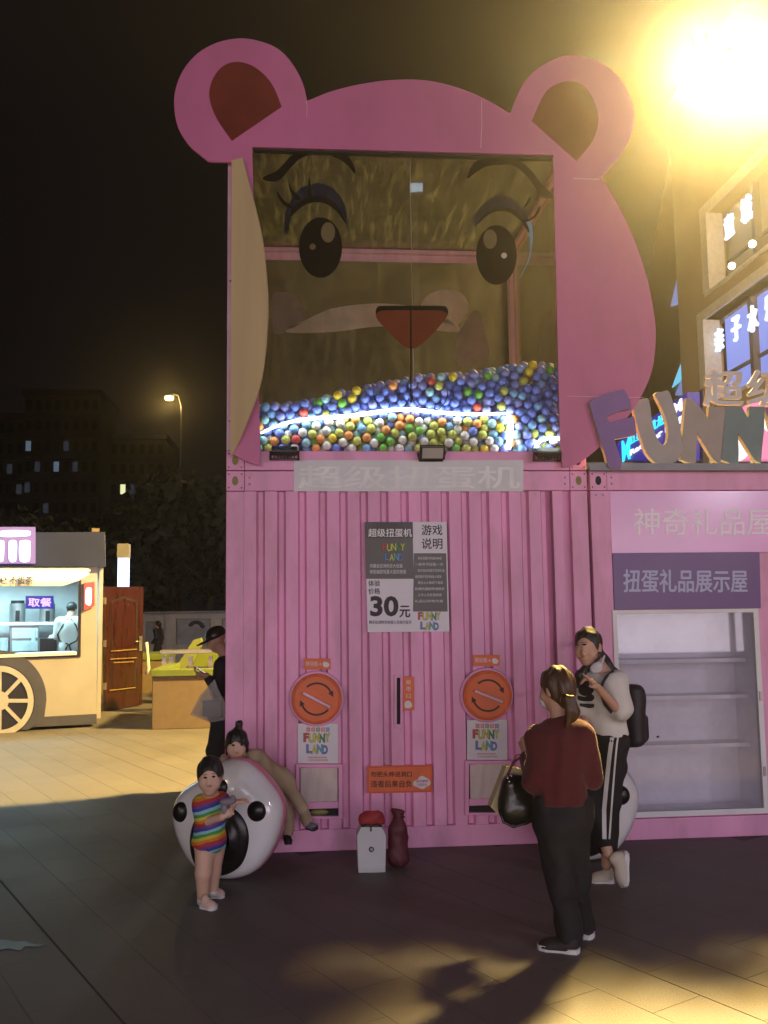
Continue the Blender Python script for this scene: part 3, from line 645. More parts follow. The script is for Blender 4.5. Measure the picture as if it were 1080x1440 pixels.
# floodlights clamped on the rail
def flood(px, py, lab, lit):
    c0 = at(px, py, Y=-.10); t = thing('floodlight', lab, 'floodlight', (c0.x, c0.y, c0.z - .05))
    tilt = math.radians(-28 if lit else 62); v2 = V((0, math.sin(tilt), math.cos(tilt))); n = V((0, -math.cos(tilt), math.sin(tilt)))
    MB().obox(c0, XU, v2, n, .098, .056, .022).build('housing', 'black', t, bevel=.008)
    if lit: MB().obox(c0 + n * .0225, XU, v2, n, .080, .041, .002).build('lens', M['lens'], t)
    f_ = MB()
    for i in range(7): f_.obox(c0 - n * .032 + XU * (-.075 + i * .025), XU, v2, n, .003, .045, .012)
    f_.build('cooling_fins', 'black', t)
    MB().tube([c0 - XU * .104, c0 - XU * .106 - n * .05 - V((0, 0, .02)), V((c0.x - .09, -.012, c0.z - .05)), V((c0.x + .09, -.012, c0.z - .05)), c0 + XU * .106 - n * .05 - V((0, 0, .02)), c0 + XU * .104], .009, 6).build('bracket', 'black', t)
M['lens'] = mat('floodlight_lens', (.38, .38, .35), .25, var=.1)
flood(400, 634, 'black floodlight turned away on the rail at the left corner of the glass', False)
flood(608, 636, 'floodlight with pale grey lens facing out below the middle of the glass', True)
flood(770, 636, 'black floodlight tipped up on the rail at the right corner of the glass', False)

# ---------------------------------------------------------------- the balls
BR = .0362
prof_px = [(350, 566), (400, 562), (430, 557), (455, 555), (470, 546), (495, 542), (520, 537), (548, 531), (580, 524), (620, 521), (660, 517), (690, 514), (720, 508), (745, 505), (800, 507)]
def heap(x):
    xs = [at(p[0], p[1], Y=.06).x for p in prof_px]; zs = [at(p[0], p[1], Y=.06).z for p in prof_px]
    return float(np.interp(x, xs, zs))
bcol = {'blue': (.15, .23, .78), 'violet': (.25, .29, .76), 'light blue': (.20, .42, .80), 'sky blue': (.32, .60, .72), 'yellow': (.85, .68, .05), 'pale yellow green': (.58, .64, .14),
        'green': (.16, .50, .08), 'white': (.82, .83, .84), 'orange': (.82, .33, .10), 'red': (.66, .09, .07)}
bmesh_ = {}
for k, c3 in bcol.items():
    m = mat('ball_' + k.replace(' ', '_'), c3, .58, var=.05, sss=.0); m.node_tree.nodes['Principled BSDF'].inputs['Coat Weight'].default_value = .10
    mb = MB().ell((0, 0, 0), BR, 20, 12); me = bpy.data.meshes.new('ball'); me.from_pydata(mb.v, [], mb.f); me.materials.append(m)
    me.polygons.foreach_set('use_smooth', [True] * len(me.polygons)); bmesh_[k] = me
# poured in one by one: each ball comes to rest at the lowest of several spots tried
YMIN, YMAX = .062 + BR, .36
bx_ = np.zeros((0, 3)); rb_ = np.random.default_rng(5); miss = 0
while miss < 60 and len(bx_) < 1500:
    K = 26; cx_ = rb_.uniform(.10 + BR, W - .10 - BR, K); cyy = np.where(rb_.random(K) < .45, YMIN + rb_.random(K) ** 2 * .01, rb_.uniform(YMIN, YMAX, K)); cz_ = np.full(K, Z0 + .150 + BR)
    if len(bx_):
        d2 = (cx_[:, None] - bx_[None, :, 0]) ** 2 + (cyy[:, None] - bx_[None, :, 1]) ** 2; h2 = 4 * BR * BR - d2
        cz_ = np.maximum(cz_, np.where(h2 > 0, bx_[None, :, 2] + np.sqrt(np.maximum(h2, 0)), 0).max(1))
    i = int(np.argmin(cz_ - .25 * (rb_.random(K) < .0)))
    top_ = heap(cx_[i]) + .05 * (cyy[i] - YMIN) / .3
    ok_ = [j for j in range(K) if cz_[j] + BR < heap(cx_[j]) + .06 * (cyy[j] - YMIN) / .3]
    if not ok_: miss += 1; continue
    miss = 0; i = min(ok_, key=lambda j: cz_[j]); bx_ = np.vstack([bx_, (cx_[i], cyy[i], cz_[i])])
balls = [(0 if y < YMIN + .045 else 1, float(x), float(y), float(z), bool(z + BR > heap(x) - .085)) for x, y, z in bx_]
balls.sort(key=lambda b: b[2] - (.10 if b[4] else 0))
def bcolour(x, z, top, layer):
    r = random.random(); lowmid = .62 < x < 2.15 and z < 3.27
    if lowmid: return random.choices(['white', 'pale yellow green', 'orange', 'sky blue', 'blue', 'green', 'light blue', 'yellow'], [24, 26, 12, 14, 8, 5, 8, 3])[0]
    if z < 3.27: return random.choices(['blue', 'light blue', 'sky blue', 'white', 'pale yellow green', 'violet', 'orange'], [34, 16, 16, 10, 12, 8, 4])[0]
    if top: return random.choices(['violet', 'blue', 'light blue', 'sky blue'], [38, 44, 14, 4])[0]
    return random.choices(['blue', 'violet', 'light blue', 'sky blue', 'pale yellow green', 'green', 'orange', 'red'], [66, 18, 9, 2, 3, 1, .5, .5])[0]
forced = {}
front = [b for b in balls if b[0] == 0]
for (px, py, k, lab) in ((548, 533, 'orange', 'bright orange ball perched on the crest of the blue ball heap'), (466, 548, 'yellow', 'leftmost of the three bright yellow balls on the crest of the heap'), (483, 543, 'yellow', 'middle one of the three bright yellow balls on the crest of the heap'), (503, 546, 'yellow', 'rightmost of the three bright yellow balls on the crest of the heap'),
                    (491, 555, 'green', 'green ball just below the three yellow balls on the crest'), (439, 566, 'green', 'green ball on the left slope of the heap above the light strip'), (418, 580, 'red', 'red ball just above the light strip at the left'), (417, 612, 'red', 'red ball below the light strip at the left'),
                    (745, 508, 'yellow', 'bright yellow ball topping the right end of the heap'), (742, 520, 'yellow', 'yellow ball just under the topmost yellow ball at the right end'), (603, 540, 'red', 'red ball among blue ones right of the painted mouth line'),
                    (638, 533, 'yellow', 'yellow ball among blue ones right of the nose, near the crest'), (658, 550, 'green', 'left one of two green balls side by side right of the mouth'), (671, 547, 'green', 'right one of two green balls side by side right of the mouth'), (692, 530, 'green', 'green ball near the crest under the right eye'), (770, 523, 'green', 'green ball near the right edge of the glass'),
                    (617, 550, 'pale yellow green', None), (708, 548, 'pale yellow green', None), (744, 532, 'pale yellow green', None), (700, 569, 'pale yellow green', None)):
    q = at(px, py, Y=.08); b = min([b for b in front if b not in forced], key=lambda b: (b[1] - q.x) ** 2 + (b[3] - q.z) ** 2); forced[b] = (k, lab)
extra = MB(); exm = list(bcol); nb_ = 0
for b in balls:
    layer, x, y, z, top = b; k, lab = forced.get(b) or (bcolour(x, z, top, layer), None)
    if b in forced or nb_ < 280:
        nb_ += 1; gp = None if lab else k + ' balls in the cabinet'
        o = bpy.data.objects.new('plastic_ball', bmesh_[k]); COL.objects.link(o); o.location = (x, y, z); tag(o, lab or k + ' plastic ball in the heap behind the bear cabinet glass', 'ball', gp)
        if lab: o['group'] = 'single balls that stand out in the cabinet'
    else: extra.ell((x, y, z), BR, 12, 8, exm.index(k))
tag(extra.build('ball_heap', [bmesh_[k].materials[0] for k in exm], None, smooth=True), 'mass of plastic balls behind the front rows in the bear cabinet', 'balls', kind='stuff')
# LED strip running along the inside of the glass
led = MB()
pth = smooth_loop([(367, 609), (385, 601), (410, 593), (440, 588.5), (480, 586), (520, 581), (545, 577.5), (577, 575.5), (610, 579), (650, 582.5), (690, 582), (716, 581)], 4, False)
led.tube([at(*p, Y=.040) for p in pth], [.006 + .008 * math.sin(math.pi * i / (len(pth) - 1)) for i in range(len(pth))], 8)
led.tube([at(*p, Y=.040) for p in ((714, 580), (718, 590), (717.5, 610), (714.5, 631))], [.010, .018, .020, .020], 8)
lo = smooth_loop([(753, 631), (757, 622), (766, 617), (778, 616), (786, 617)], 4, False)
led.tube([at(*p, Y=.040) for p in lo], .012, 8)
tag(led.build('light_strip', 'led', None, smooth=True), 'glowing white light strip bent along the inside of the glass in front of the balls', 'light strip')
# ================================================================ right container (gift display house)
X2 = at(829.5, 680, Y=0).x; XE = X2 + 5.4
box2 = thing('display_container', 'pink container with a glazed display case and a purple sign board over it', 'container', (X2 + 2.7, D / 2, 0))
def r2(name, a, b, m='pink', bev=.006, par=None): return MB().box(a, b).build(name, m, par or box2, bevel=bev)
r2('top_rail', (X2 + .137, 0, 2.668), (XE, .10, H - .004)); r2('bottom_rail', (X2, -.004, 0), (XE, .10, .155))
r2('corner_post', (X2, 0, .157), (X2 + .158, .12, 2.665)); casting(X2, X2 + .135, 2.668, H - .004, box2, False)
for z in (2.72, 2.77): MB().ell((X2 + .175, -.002, z), (.008, .006, .008), 10, 6).build('rivet', 'steel', box2, smooth=True)
for x in (X2 + .045, X2 + .10): MB().ell((x, -.001, 2.63), (.009, .004, .009), 10, 6).build('rivet', 'steel', box2, smooth=True)
def pxx(px, py): return at(px, py, Y=0)
hz0, hz1 = pxx(862, 778).z, 2.664
r2('header_panel', (X2 + .160, .012, hz0), (XE, .09, hz1), 'lilac', .003)
hl = MB(); text_px(hl, '神奇礼品屋', 891, 715, 1087, 752, .0105, .006); hl.build('lettering', 'lilacletter', box2)
pb = plate(box2, 'sign_board', [(861.5, 778), (1068, 777), (1070, 855.5), (864.5, 857)], -.010, 'purple', .020)
words(pb, 'signblue', [('扭蛋礼品展示屋', 877, 801, 1051, 833)], -.0105, .022)
wx0, wx1 = pxx(866, 1000).x, pxx(1073, 1000).x; wz0, wz1 = pxx(960, 1147).z, pxx(960, 857).z
r2('wall_panel', (wx1, .012, .157), (wx1 + .16, .09, hz0 - .001)); r2('wall_panel', (X2 + .160, .012, .157), (wx0, .09, hz0 - .001))
r2('sill_panel', (wx0, .006, .157), (wx1, .10, wz0)); r2('lintel_panel', (wx0 + .001, .014, wz1), (wx1 - .001, .09, hz0 - .001))
r2('wall_panel', (wx1 + .162, .012, .157), (XE, .09, hz0 - .001))
fr = MB(); fr.prism([[(wx0, -.012, wz0), (wx1, -.012, wz0), (wx1, -.012, wz1), (wx0, -.012, wz1)], [(wx0 + .035, -.012, wz0 + .04), (wx1 - .04, -.012, wz0 + .04), (wx1 - .04, -.012, wz1 - .03), (wx0 + .035, -.012, wz1 - .03)]], (0, .05, 0))
fr = fr.build('window_frame', 'white', box2, bevel=.004)
MB().box((wx0 + .03, .010, wz0 + .035), (wx1 - .035, .016, wz1 - .025)).build('glass_pane', 'shopglass', fr)
for z in (wz0 + .28, wz0 + .85): MB().box((wx1 - .030, -.022, z), (wx1 - .012, -.010, z + .07)).build('hinge', 'steel', fr)
MB().ell((at(925, 1036, Y=.009).x, .007, at(925, 1036, Y=.009).z), (.012, .006, .008), 10, 6).build('lock', 'black', fr, smooth=True)
M['caseback'] = mat('pale_lilac_case_lining', (.84, .82, .86), .6, var=.04, scale=1.5)
cs = MB(); cs.box((wx0 - .02, .46, wz0 - .02), (wx1 + .02, .48, wz1 + .03)); cs.box((wx0 - .03, .10, wz0 - .02), (wx0 - .012, .62, wz1 + .03)); cs.box((wx1 + .002, .10, wz0 - .02), (wx1 + .02, .62, wz1 + .03))
cs.box((wx0 - .01, .10, wz0 - .03), (wx1, .62, wz0 - .005)); cs.box((wx0 - .01, .10, wz1 + .01), (wx1, .62, wz1 + .03)); cs.build('case_lining', 'caseback', box2)
for py in (926, 977, 1045):
    z = at(960, py, Y=.30).z; MB().box((wx0, .24, z - .012), (wx1 - .001, .455, z)).build('shelf', 'caseback', box2, bevel=.003)
    MB().box((wx0, .225, z - .030), (wx1 - .001, .238, z + .001)).build('shelf_edge', 'caseback', box2)
b = MB(); b.box((X2 + .02, .66, .02), (XE, D, H - .02)); b.box((X2 + .02, .101, .02), (wx0 - .035, .655, H - .02)); b.box((wx1 + .025, .101, .02), (XE, .655, H - .02)); b.box((wx0 - .03, .101, wz1 + .035), (wx1 + .02, .655, H - .02)); b.box((wx0 - .03, .101, .02), (wx1 + .02, .655, wz0 - .035))
b.build('container_body', 'pink', box2)

# roof sign: bouncing cut-out letters on a steel ledge
sign = thing('roof_sign', 'cut-out sign of bouncing FUNNY letters with small characters above, on the container roof', 'sign', (X2 + 1, 0, H))
rz = H - .002
MB().box((X2 - .03, -.09, rz), (XE, .30, rz + .008)).build('ledge_plate', 'grey', sign); MB().box((X2 - .03, -.098, rz - .012), (XE, -.0905, rz + .045)).build('ledge_edge', 'grey', sign)
M['let_purple'] = mat('purple_letter_paint', (.20, .11, .32), .55, var=.1); M['let_taupe'] = mat('taupe_letter_paint', (.34, .32, .31), .55, var=.1)
M['let_brown'] = mat('brown_grey_letter_paint', (.32, .28, .26), .55, var=.1); M['let_teal'] = mat('slate_letter_paint', (.13, .20, .22), .55, var=.1); M['let_side'] = mat('pale_letter_edge', (.34, .32, .30), .6)
def zs(z): return (820 + z[0] / 4.154, 480 + z[1] / 4.154)
def letter(pts, m, Y=-.02, th=.055, holes=()):
    q = MB(); ls = [[at(*zs(p), Y=Y) for p in pts]]
    q.prism(ls, (0, th, 0), 0, side=1); return q.build('letter', [m, 'let_side'], sign, bevel=.003)
letter([(35, 358), (60, 338), (135, 305), (235, 280), (250, 295), (275, 345), (283, 395), (215, 405), (137, 440), (155, 475), (225, 455), (298, 437), (305, 470), (312, 545), (250, 560), (185, 572), (205, 640), (225, 700), (222, 745), (180, 745), (148, 735), (130, 660), (105, 590), (75, 490)], 'let_purple', -.125, .055)
letter(smooth_loop([(290, 352), (330, 340), (378, 334), (392, 380), (405, 470), (430, 560), (466, 603), (492, 580), (495, 500), (460, 390), (420, 306), (460, 295), (500, 290), (530, 370), (560, 470), (575, 560), (578, 640), (545, 700), (480, 720), (420, 705), (370, 650), (330, 540), (305, 440)], 3), 'let_taupe', -.04)
letter([(603, 330), (635, 330), (690, 390), (735, 455), (735, 390), (735, 380), (832, 385), (826, 520), (808, 690), (803, 718), (760, 690), (710, 610), (668, 533), (665, 620), (658, 718), (610, 705), (572, 690), (580, 560), (590, 430)], 'let_brown', -.02)
letter([(834, 380), (880, 380), (930, 385), (965, 450), (972, 380), (1062, 380), (1058, 520), (1045, 640), (1040, 715), (1000, 690), (950, 610), (905, 533), (910, 640), (908, 718), (870, 715), (808, 690), (820, 560), (830, 450)], 'let_teal', -.03)
letter([(1064, 385), (1100, 382), (1130, 480), (1160, 390), (1230, 395), (1180, 560), (1175, 715), (1110, 715), (1108, 560)], 'let_purple', -.02)
M['let_small'] = mat('grey_white_letter', (.58, .57, .57), .5)
for ch, (x0, y0, x1, y1) in (('超', (989, 522, 1043, 571)), ('级', (1050, 522, 1106, 572)), ('扭', (1112, 522, 1168, 571))):
    q = MB(); text_px(q, ch, x0, y0, x1, y1, .06, .022, .03, 0); q.build('small_letter', ['let_small'], sign)
pp = MB()
for px in (996, 1053, 1080, 1110):
    a = at(px, 569, Y=.085); pp.tube([a, V((a.x, a.y, rz + .008))], .012, 6)
pp.build('letter_post', 'let_small', sign)

# ================================================================ flood mast behind the right container
mast = thing('floodlight_mast', 'blinding yellow floodlight cluster high on its mast at the upper right', 'floodlight', (8.5, 5.3, 0))
MB().tube([(8.5, 5.3, 0), (8.5, 5.3, 10.3)], [.13, .08], 12).build('pole', 'grey', mast)
MB().tube([(8.5, 5.3, 9.6), (6.2, 4.65, 9.65)], .05, 8).build('cross_arm', 'grey', mast)
M['sodium'] = glow('sodium_lens', (1.0, .82, .42), 3000.0)
for i, (dx, dz) in enumerate(((-.62, -.02), (-.20, .05), (.22, .0), (.64, .06))):
    c0 = FLOOD + V((dx, -.05, dz)); n = (V((dx * 1.5 - .6, -2.6, -2.2))).normalized(); u = n.cross(ZU).normalized(); v2 = u.cross(n)
    h = MB().obox(c0, u, v2, n, .19, .16, .06).build('lamp_head', 'greydark', mast, bevel=.02)
    MB().obox(c0 + n * .062, u, v2, n, .17, .14, .003).build('lens', 'sodium', h)
    MB().tube([c0 + V((0, .03, .1)), c0 + V((.02, .1, .5))], .025, 6).build('yoke', 'grey', h)
for dx in (-.45, .45):
    fl_ = lamp('flood_lamp', 'SPOT', FLOOD + V((dx, -.28, -.26)), 15500, (1.0, .62, .13), .42, aim=(-.6, .6, 0), parent=mast)
    fl_.data.spot_size = math.radians(156); fl_.data.spot_blend = .5
c0 = FLOOD + V((1.05, .05, .05)); n = V((.85, .5, -.15)).normalized(); u = n.cross(ZU).normalized()  # extra head, added to brighten the mall facade
h = MB().obox(c0, u, u.cross(n), n, .19, .16, .06).build('lamp_head', 'greydark', mast, bevel=.02); MB().obox(c0 + n * .062, u, u.cross(n), n, .17, .14, .003).build('lens', 'sodium', h)
fl_ = lamp('flood_lamp', 'SPOT', c0 + n * .25, 16000, (1.0, .70, .32), .2, aim=c0 + n, parent=mast); fl_.data.spot_size = math.radians(130); fl_.data.spot_blend = .6

# floodlight on a pole behind the camera (the bluish glint in the cabinet glass)
fm = thing('floodlight_pole', 'cool white floodlight on a tall pole facing the bear cabinet', 'floodlight', (3.3, -14.4, 0))
MB().tube([(3.3, -14.4, 0), (3.3, -14.4, 12)], [.12, .07], 12).build('pole', 'grey', fm)
nn = (V((1.2, 0, 3)) - FRONT).normalized(); uu = nn.cross(ZU).normalized()
hh = MB().obox(FRONT - nn * .1, uu, uu.cross(nn), nn, .4, .28, .07).build('lamp_head', 'greydark', fm, bevel=.02)
MB().obox(FRONT - nn * .02, uu, uu.cross(nn), nn, .15, .10, .004).build('lens', glow('cool_lens', (.60, .80, 1.0), 7), hh)
lamp('shopfront_glow', 'AREA', (1.5, -19.5, 2.5), 1450, (1.0, .86, .95), size=(24, 4.2), aim=(1.5, 0, 2.5))  # unseen area light added to fill the fronts; no shops stand behind it
def fill_globe(x, y, lab, power, col, h=4.6):  # out-of-view lamps, added as fill light
    t = thing('plaza_lamp', lab, 'street lamp', (x, y, 0))
    MB().tube([(x, y, 0), (x, y, .5), (x, y, .52), (x, y, h - .28)], [.11, .09, .055, .045], 12).build('pole', 'greydark', t)
    MB().ell((x, y, h), .26, 20, 12).build('globe', glow('globe_glow', col, 6), t, smooth=True)
    lamp('plaza_lamp_light', 'POINT', (x, y - .0, h - .45), power, col, .26, parent=t)
fill_globe(-6.5, -9.5, 'round globe lamp on a short pole at the left behind the viewer', 330, (1.0, .74, .42))
fill_globe(8.2, -9.0, 'round globe lamp on a short pole at the right behind the viewer', 430, (.88, .80, 1.0))

fill_globe(1.3, 17.5, 'round globe lamp on a short pole hidden behind the pink containers', 620, (.95, .90, .86))  # put in out of sight to brighten the mural wall
# ================================================================ shopping mall on the right
mall = thing('shopping_mall', 'tan clad shopping mall with lit window bands and glowing characters behind the right container', 'building', (24, 40, 0))
XM = 16.0; yc = at(985, 460, X=XM).y; 
def zy(px, py): q = at(px, py, X=XM); return q.y, q.z
yA, zlo = zy(985, 575); zhi = zy(985, 455)[1]; ph = zhi - zlo; st = (zy(985, 310)[1] - zhi)
fw = MB(); y_end = 2.0; top = zhi + st * 2.6
def opening(z0, z1, y0, y1): return [(XM, y0, z0), (XM, y1, z0), (XM, y1, z1), (XM, y0, z1)]
w1 = opening(zlo, zhi, y_end + 1, yA - .3); w2 = opening(zhi + st - ph + .3, zhi + st, y_end + 1, yA - 1.0); w0 = opening(1.5, zlo - 1.3, y_end + 1, yA - .3)
fw.prism([[(XM, y_end, 0), (XM, yc + 2.0, 0), (XM, yc + 2.0, top), (XM, y_end, top)], w1, w2, w0], (.9, 0, 0)); fw.build('wall', 'facade', mall)
MB().box((XM + 1.8, y_end, 0), (XM + 14, yc + 2.0, top - .1)).build('wall', 'facade', mall)
M['lit_blue'] = glow('lit_blue_window', (.22, .30, .85), .9); M['lit_dim'] = glow('lit_dim_window', (.42, .36, .26), .25); M['glyph'] = glow('glyph_glow', (.62, .76, 1.0), 1.5); M['bulb'] = glow('soffit_bulb', (1.0, .93, .72), 5)
for wo, m in ((w1, 'lit_blue'), (w2, 'lit_dim'), (w0, 'lit_dim')):
    y0, y1, z0, z1 = wo[0][1], wo[1][1], wo[0][2], wo[2][2]
    f_ = MB()
    for a in ((y0, y0 + .35), (y1 - .55, y1)): f_.box((XM - .12, a[0], z0), (XM + .55, a[1], z1))
    f_.box((XM - .12, y0, z1), (XM + .55, y1, z1 + .35)); f_.box((XM - .06, y0, z0 - .15), (XM + .5, y1, z0)); fo = f_.build('window_surround', 'facadetrim', mall)
    n = 9; s_ = (y1 - y0 - .9) / n
    for i in range(n):
        a = y1 - .55 - (i + 1) * s_
        MB().box((XM + .70, a + .12, z0 + .02), (XM + .74, a + s_ - .12, z1 - .02)).build('window', m, mall)
        MB().box((XM + .45, a - .12, z0), (XM + .80, a + .12, z1)).build('mullion', 'bldg', mall)
    MB().box((XM + .62, y0 + .4, z0 + (z1 - z0) * .32), (XM + .69, y1 - .6, z0 + (z1 - z0) * .36)).build('transom', 'bldg', mall)
yd = V((0, -1, 0))
for ch, px, py, s in (('亲', 1017, 468, 1.25), ('子', 1041, 452, 1.25), ('水', 1065, 437, 1.3), ('乐', 1090, 420, 1.3)):
    q = at(px, py, X=XM + .40); t = MB(); text(t, ch, q + V((0, s / 2 * .9, -s / 2)), yd, ZU, s * .50, s * .70, .03, .10); t.build('lit_character', 'glyph', mall)
for ch, px, py, s in (('儿', 1009, 322, 1.3), ('童', 1032, 302, 1.4), ('城', 1057, 277, 1.5)):
    q = at(px, py, X=XM + .40); t = MB(); text(t, ch, q + V((0, s / 2 * .9, -s / 2)), yd, ZU, s * .45, s * .6, .04, .10); t.build('lit_character', 'glyph', mall)
for px, py in ((1029, 374), (1058, 343)):
    q = at(px, py, X=XM - .05); MB().ell(q, .13, 10, 8).build('lamp', 'bulb', mall, smooth=True)
# farther wing seen at a grazing angle
pA = at(978, 600, Y=yc + 4.0); pA.z = 0; wd = V((math.sin(math.radians(17.2)), math.cos(math.radians(17.2)), 0)); wn = V((-wd.y, wd.x, 0))
wing = thing('mall_wing', 'dim far wing of the mall with narrow blue lit windows beyond the corner', 'building', pA)
q = MB(); A0, A1 = pA - wd * .2, pA + wd * 26
q.prism([[A0, A1, A1 + V((0, 0, 24)), A0 + V((0, 0, 24))]], wn * -6); q.build('wall', 'facade', wing)
def on_wing(px, py): return at(px, py, plane=(pA + wn * .06, wn))
M['wingblue'] = glow('wing_window_blue', (.30, .42, .95), .5); M['wingcyan'] = glow('wing_sign_cyan', (.15, .65, .95), .9)
for pts, m in (([(962, 356), (967, 372), (964, 424), (944, 431)], 'wingblue'), ([(968, 487), (970, 500), (958, 536), (946, 545)], 'wingcyan'), ([(969, 512), (970, 535), (962, 556), (950, 556)], 'wingblue'), ([(964, 410), (967, 408), (965, 432), (961, 440)], 'wingcyan')):
    q = MB(); q.prism([[on_wing(*p) for p in pts]], wn * .05); q.build('window', m, wing)
# blue screen with slanting cyan and white words, and a pink screen
sd = V((math.sin(math.radians(6.0)), math.cos(math.radians(6.0)), 0)); sn = V((-sd.y, sd.x, 0)); pS = at(872, 648, Y=16.0)
scr = thing('led_screen', 'deep blue lit screen with slanting cyan and white words behind the F and U', 'screen', (pS.x, pS.y, 0))
def on_s(px, py, off=0.0): return at(px, py, plane=(pS + sn * off, sn))
q = MB(); q.prism([[on_s(868, 648), on_s(868, 622), on_s(966, 552), on_s(966, 648)]], sn * -.25); q.build('screen_face', glow('screen_blue', (.012, .012, .30), .9), scr)
q = MB(); q.prism([[on_s(845, 662), on_s(845, 636, 0), on_s(970, 546), on_s(970, 662)]], sn * -.20); q = q.build('screen_case', 'black', scr); q.location = q.location - sn * .26
M['cyan'] = glow('cyan_words', (.02, .62, .85), 1.6); M['whitewords'] = glow('white_words', (.9, .92, 1), 1.3)
def slanted(body, a, b, hpx, m, bold, dy=0):
    o = on_s(*a, .02); e = on_s(*b, .02); u = (e - o).normalized(); t_ = on_s(a[0], a[1] - hpx, .02); hh_ = (t_ - o).length
    q = MB(); text(q, body, o, u, ZU, (e - o).length, hh_, bold, .02, 0, 0.0); q.build('lettering', m, scr)
slanted('M', (876, 650), (887, 645), 30, 'cyan', .02)
slanted('红星美凯龙', (887, 626), (934, 596), 13, 'cyan', .02); slanted('M', (948, 585), (960, 577), 17, 'whitewords', .02)
slanted('Red Star Mall', (887, 641), (962, 592), 8, 'whitewords', .03)
p2 = thing('pink_screen', 'bright pink lit advertising screen behind the last letters of the roof sign', 'screen', at(1010, 640, Y=14))
q = MB(); q.prism([[at(x, y, Y=14.0) for x, y in ((1036, 646), (1036, 590), (1048, 570), (1100, 556), (1100, 646))]], (0, .3, 0)); q.build('screen_face', glow('screen_pink', (.85, .22, .48), .9), p2)
q = MB(); q.prism([[at(x, y, Y=13.97) for x, y in smooth_loop([(1037, 646), (1037, 612), (1042, 600), (1050, 618), (1054, 634), (1047, 645)], 4)]], (0, .02, 0)); q.build('print', glow('screen_white', (.9, .85, .9), 1.0), p2)
q = MB(); q.prism([[at(x, y, Y=13.97) for x, y in smooth_loop([(1072, 588), (1080, 580), (1100, 584), (1100, 608), (1078, 606)], 4)]], (0, .02, 0)); q.build('print', 'screen_white_' if 'screen_white_' in M else glow('screen_white_b', (.9, .85, .9), 1.0), p2)
MB().box((3.2 + 3.0, 14.4, 0), (12.5, 14.8, at(1040, 650, Y=14.4).z)).build('screen_base', 'greydark', p2)

# ================================================================ food van (milk tea kiosk) on the left
a, b = at(0, 1030, Z=0), at(142, 1021.5, Z=0); vd = (b - a).normalized(); vd.z = 0; vd.normalize(); vn = V((vd.y, -vd.x, 0)); vc = V((b.x, b.y, 0))
van = thing('food_van', 'cream milk tea kiosk shaped like a bus with a lit serving window and wheel', 'food van', vc)
def vp(px, py, off=0.0): return at(px, py, plane=(vc + vn * off, vn))
def vquad(name, loops, off, th, m, par=None, bev=0.0):
    q = MB(); q.prism([[vp(*p, off) for p in l] for l in loops], vn * -th); return q.build(name, m, par or van, bevel=bev)
win = [(-240, 801), (113, 803), (112, 921), (-240, 936)]
vquad('body_panel', [[(-250, 792), (137, 794), (136, 1004), (-250, 1024)], win], 0, .06, 'vanbody')
vz = lambda py: vp(60, py).z
vL = vc - vd * 4.5
q = MB(); zt = vz(795)
for (p0, p1) in ((vc - vn * .06, vc - vn * 2.3),): q.prism([[p0 + V((0, 0, .12)), p1 + V((0, 0, .12)), p1 + V((0, 0, zt)), p0 + V((0, 0, zt))]], vd * -.06)
q.build('end_panel', 'vanbody', van)
q = MB(); q.prism([[vc - vn * 2.24, vL - vn * 2.24, vL - vn * 2.24 + V((0, 0, zt)), vc - vn * 2.24 + V((0, 0, zt))]], vn * -.06); q.build('back_panel', M['white'], van)
q = MB(); q.prism([[vc - vd * .062 - vn * .07 + V((0, 0, .35)), vL - vn * .07 + V((0, 0, .35)), vL - vn * 2.2 + V((0, 0, .35)), vc - vd * .062 - vn * 2.2 + V((0, 0, .35))]], (0, 0, .06)); q.build('floor', 'greydark', van)
q = MB(); q.prism([[vc - vd * .0 - vn * .0 + V((0, 0, zt + .003)), vL - vn * .0 + V((0, 0, zt + .003)), vL - vn * 2.3 + V((0, 0, zt + .003)), vc - vn * 2.3 + V((0, 0, zt + .003))]], (0, 0, .05)); q.build('roof', 'greydark', van)
vquad('skirt', [[(-250, 1024.5), (136, 1004.5), (136, 1018), (-250, 1038)]], .015, .08, 'vandark')
M['wheelcream'] = mat('cream_wheel_paint', (.40, .40, .40), .5); wc_ = (-0.5, 985.5)
def ring_px(cx, cy_, r, n=40): return [(cx + r * math.cos(t), cy_ + 1.03 * r * math.sin(t)) for t in np.linspace(0, 2 * math.pi, n, endpoint=False)]
vquad('wheel_arch', [[(wc_[0] + 66 * math.cos(t), min(1010, wc_[1] - 2 + 69 * math.sin(t))) for t in np.linspace(math.pi, 2 * math.pi, 28)] + [(62, 1012), (40, 1026), (-60, 1032)]], .03, .03, 'vandark')
wh = vquad('wheel', [ring_px(*wc_, 49.5)], .075, .06, 'black')
vquad('rim', [ring_px(*wc_, 48), ring_px(*wc_, 40)], .095, .019, 'wheelcream', wh)
vquad('hub', [ring_px(*wc_, 13, 20)], .098, .02, 'wheelcream', wh)
for k in range(8):
    t = k * math.pi / 4; c_, s_ = math.cos(t), math.sin(t); w2_ = 2.6
    vquad('spoke', [[(wc_[0] + 11 * c_ - w2_ * s_, wc_[1] + 11 * s_ + w2_ * c_), (wc_[0] + 41 * c_ - w2_ * s_, wc_[1] + 42 * s_ + w2_ * c_), (wc_[0] + 41 * c_ + w2_ * s_, wc_[1] + 42 * s_ - w2_ * c_), (wc_[0] + 11 * c_ + w2_ * s_, wc_[1] + 11 * s_ - w2_ * c_)]], .092, .016, 'wheelcream', wh)
vquad('window_frame', [[(-240, 800), (114.5, 802), (113.5, 923.5), (-240, 938)], [(-240, 803), (110.5, 805), (109.5, 919), (-240, 933)]], .02, .05, 'black')
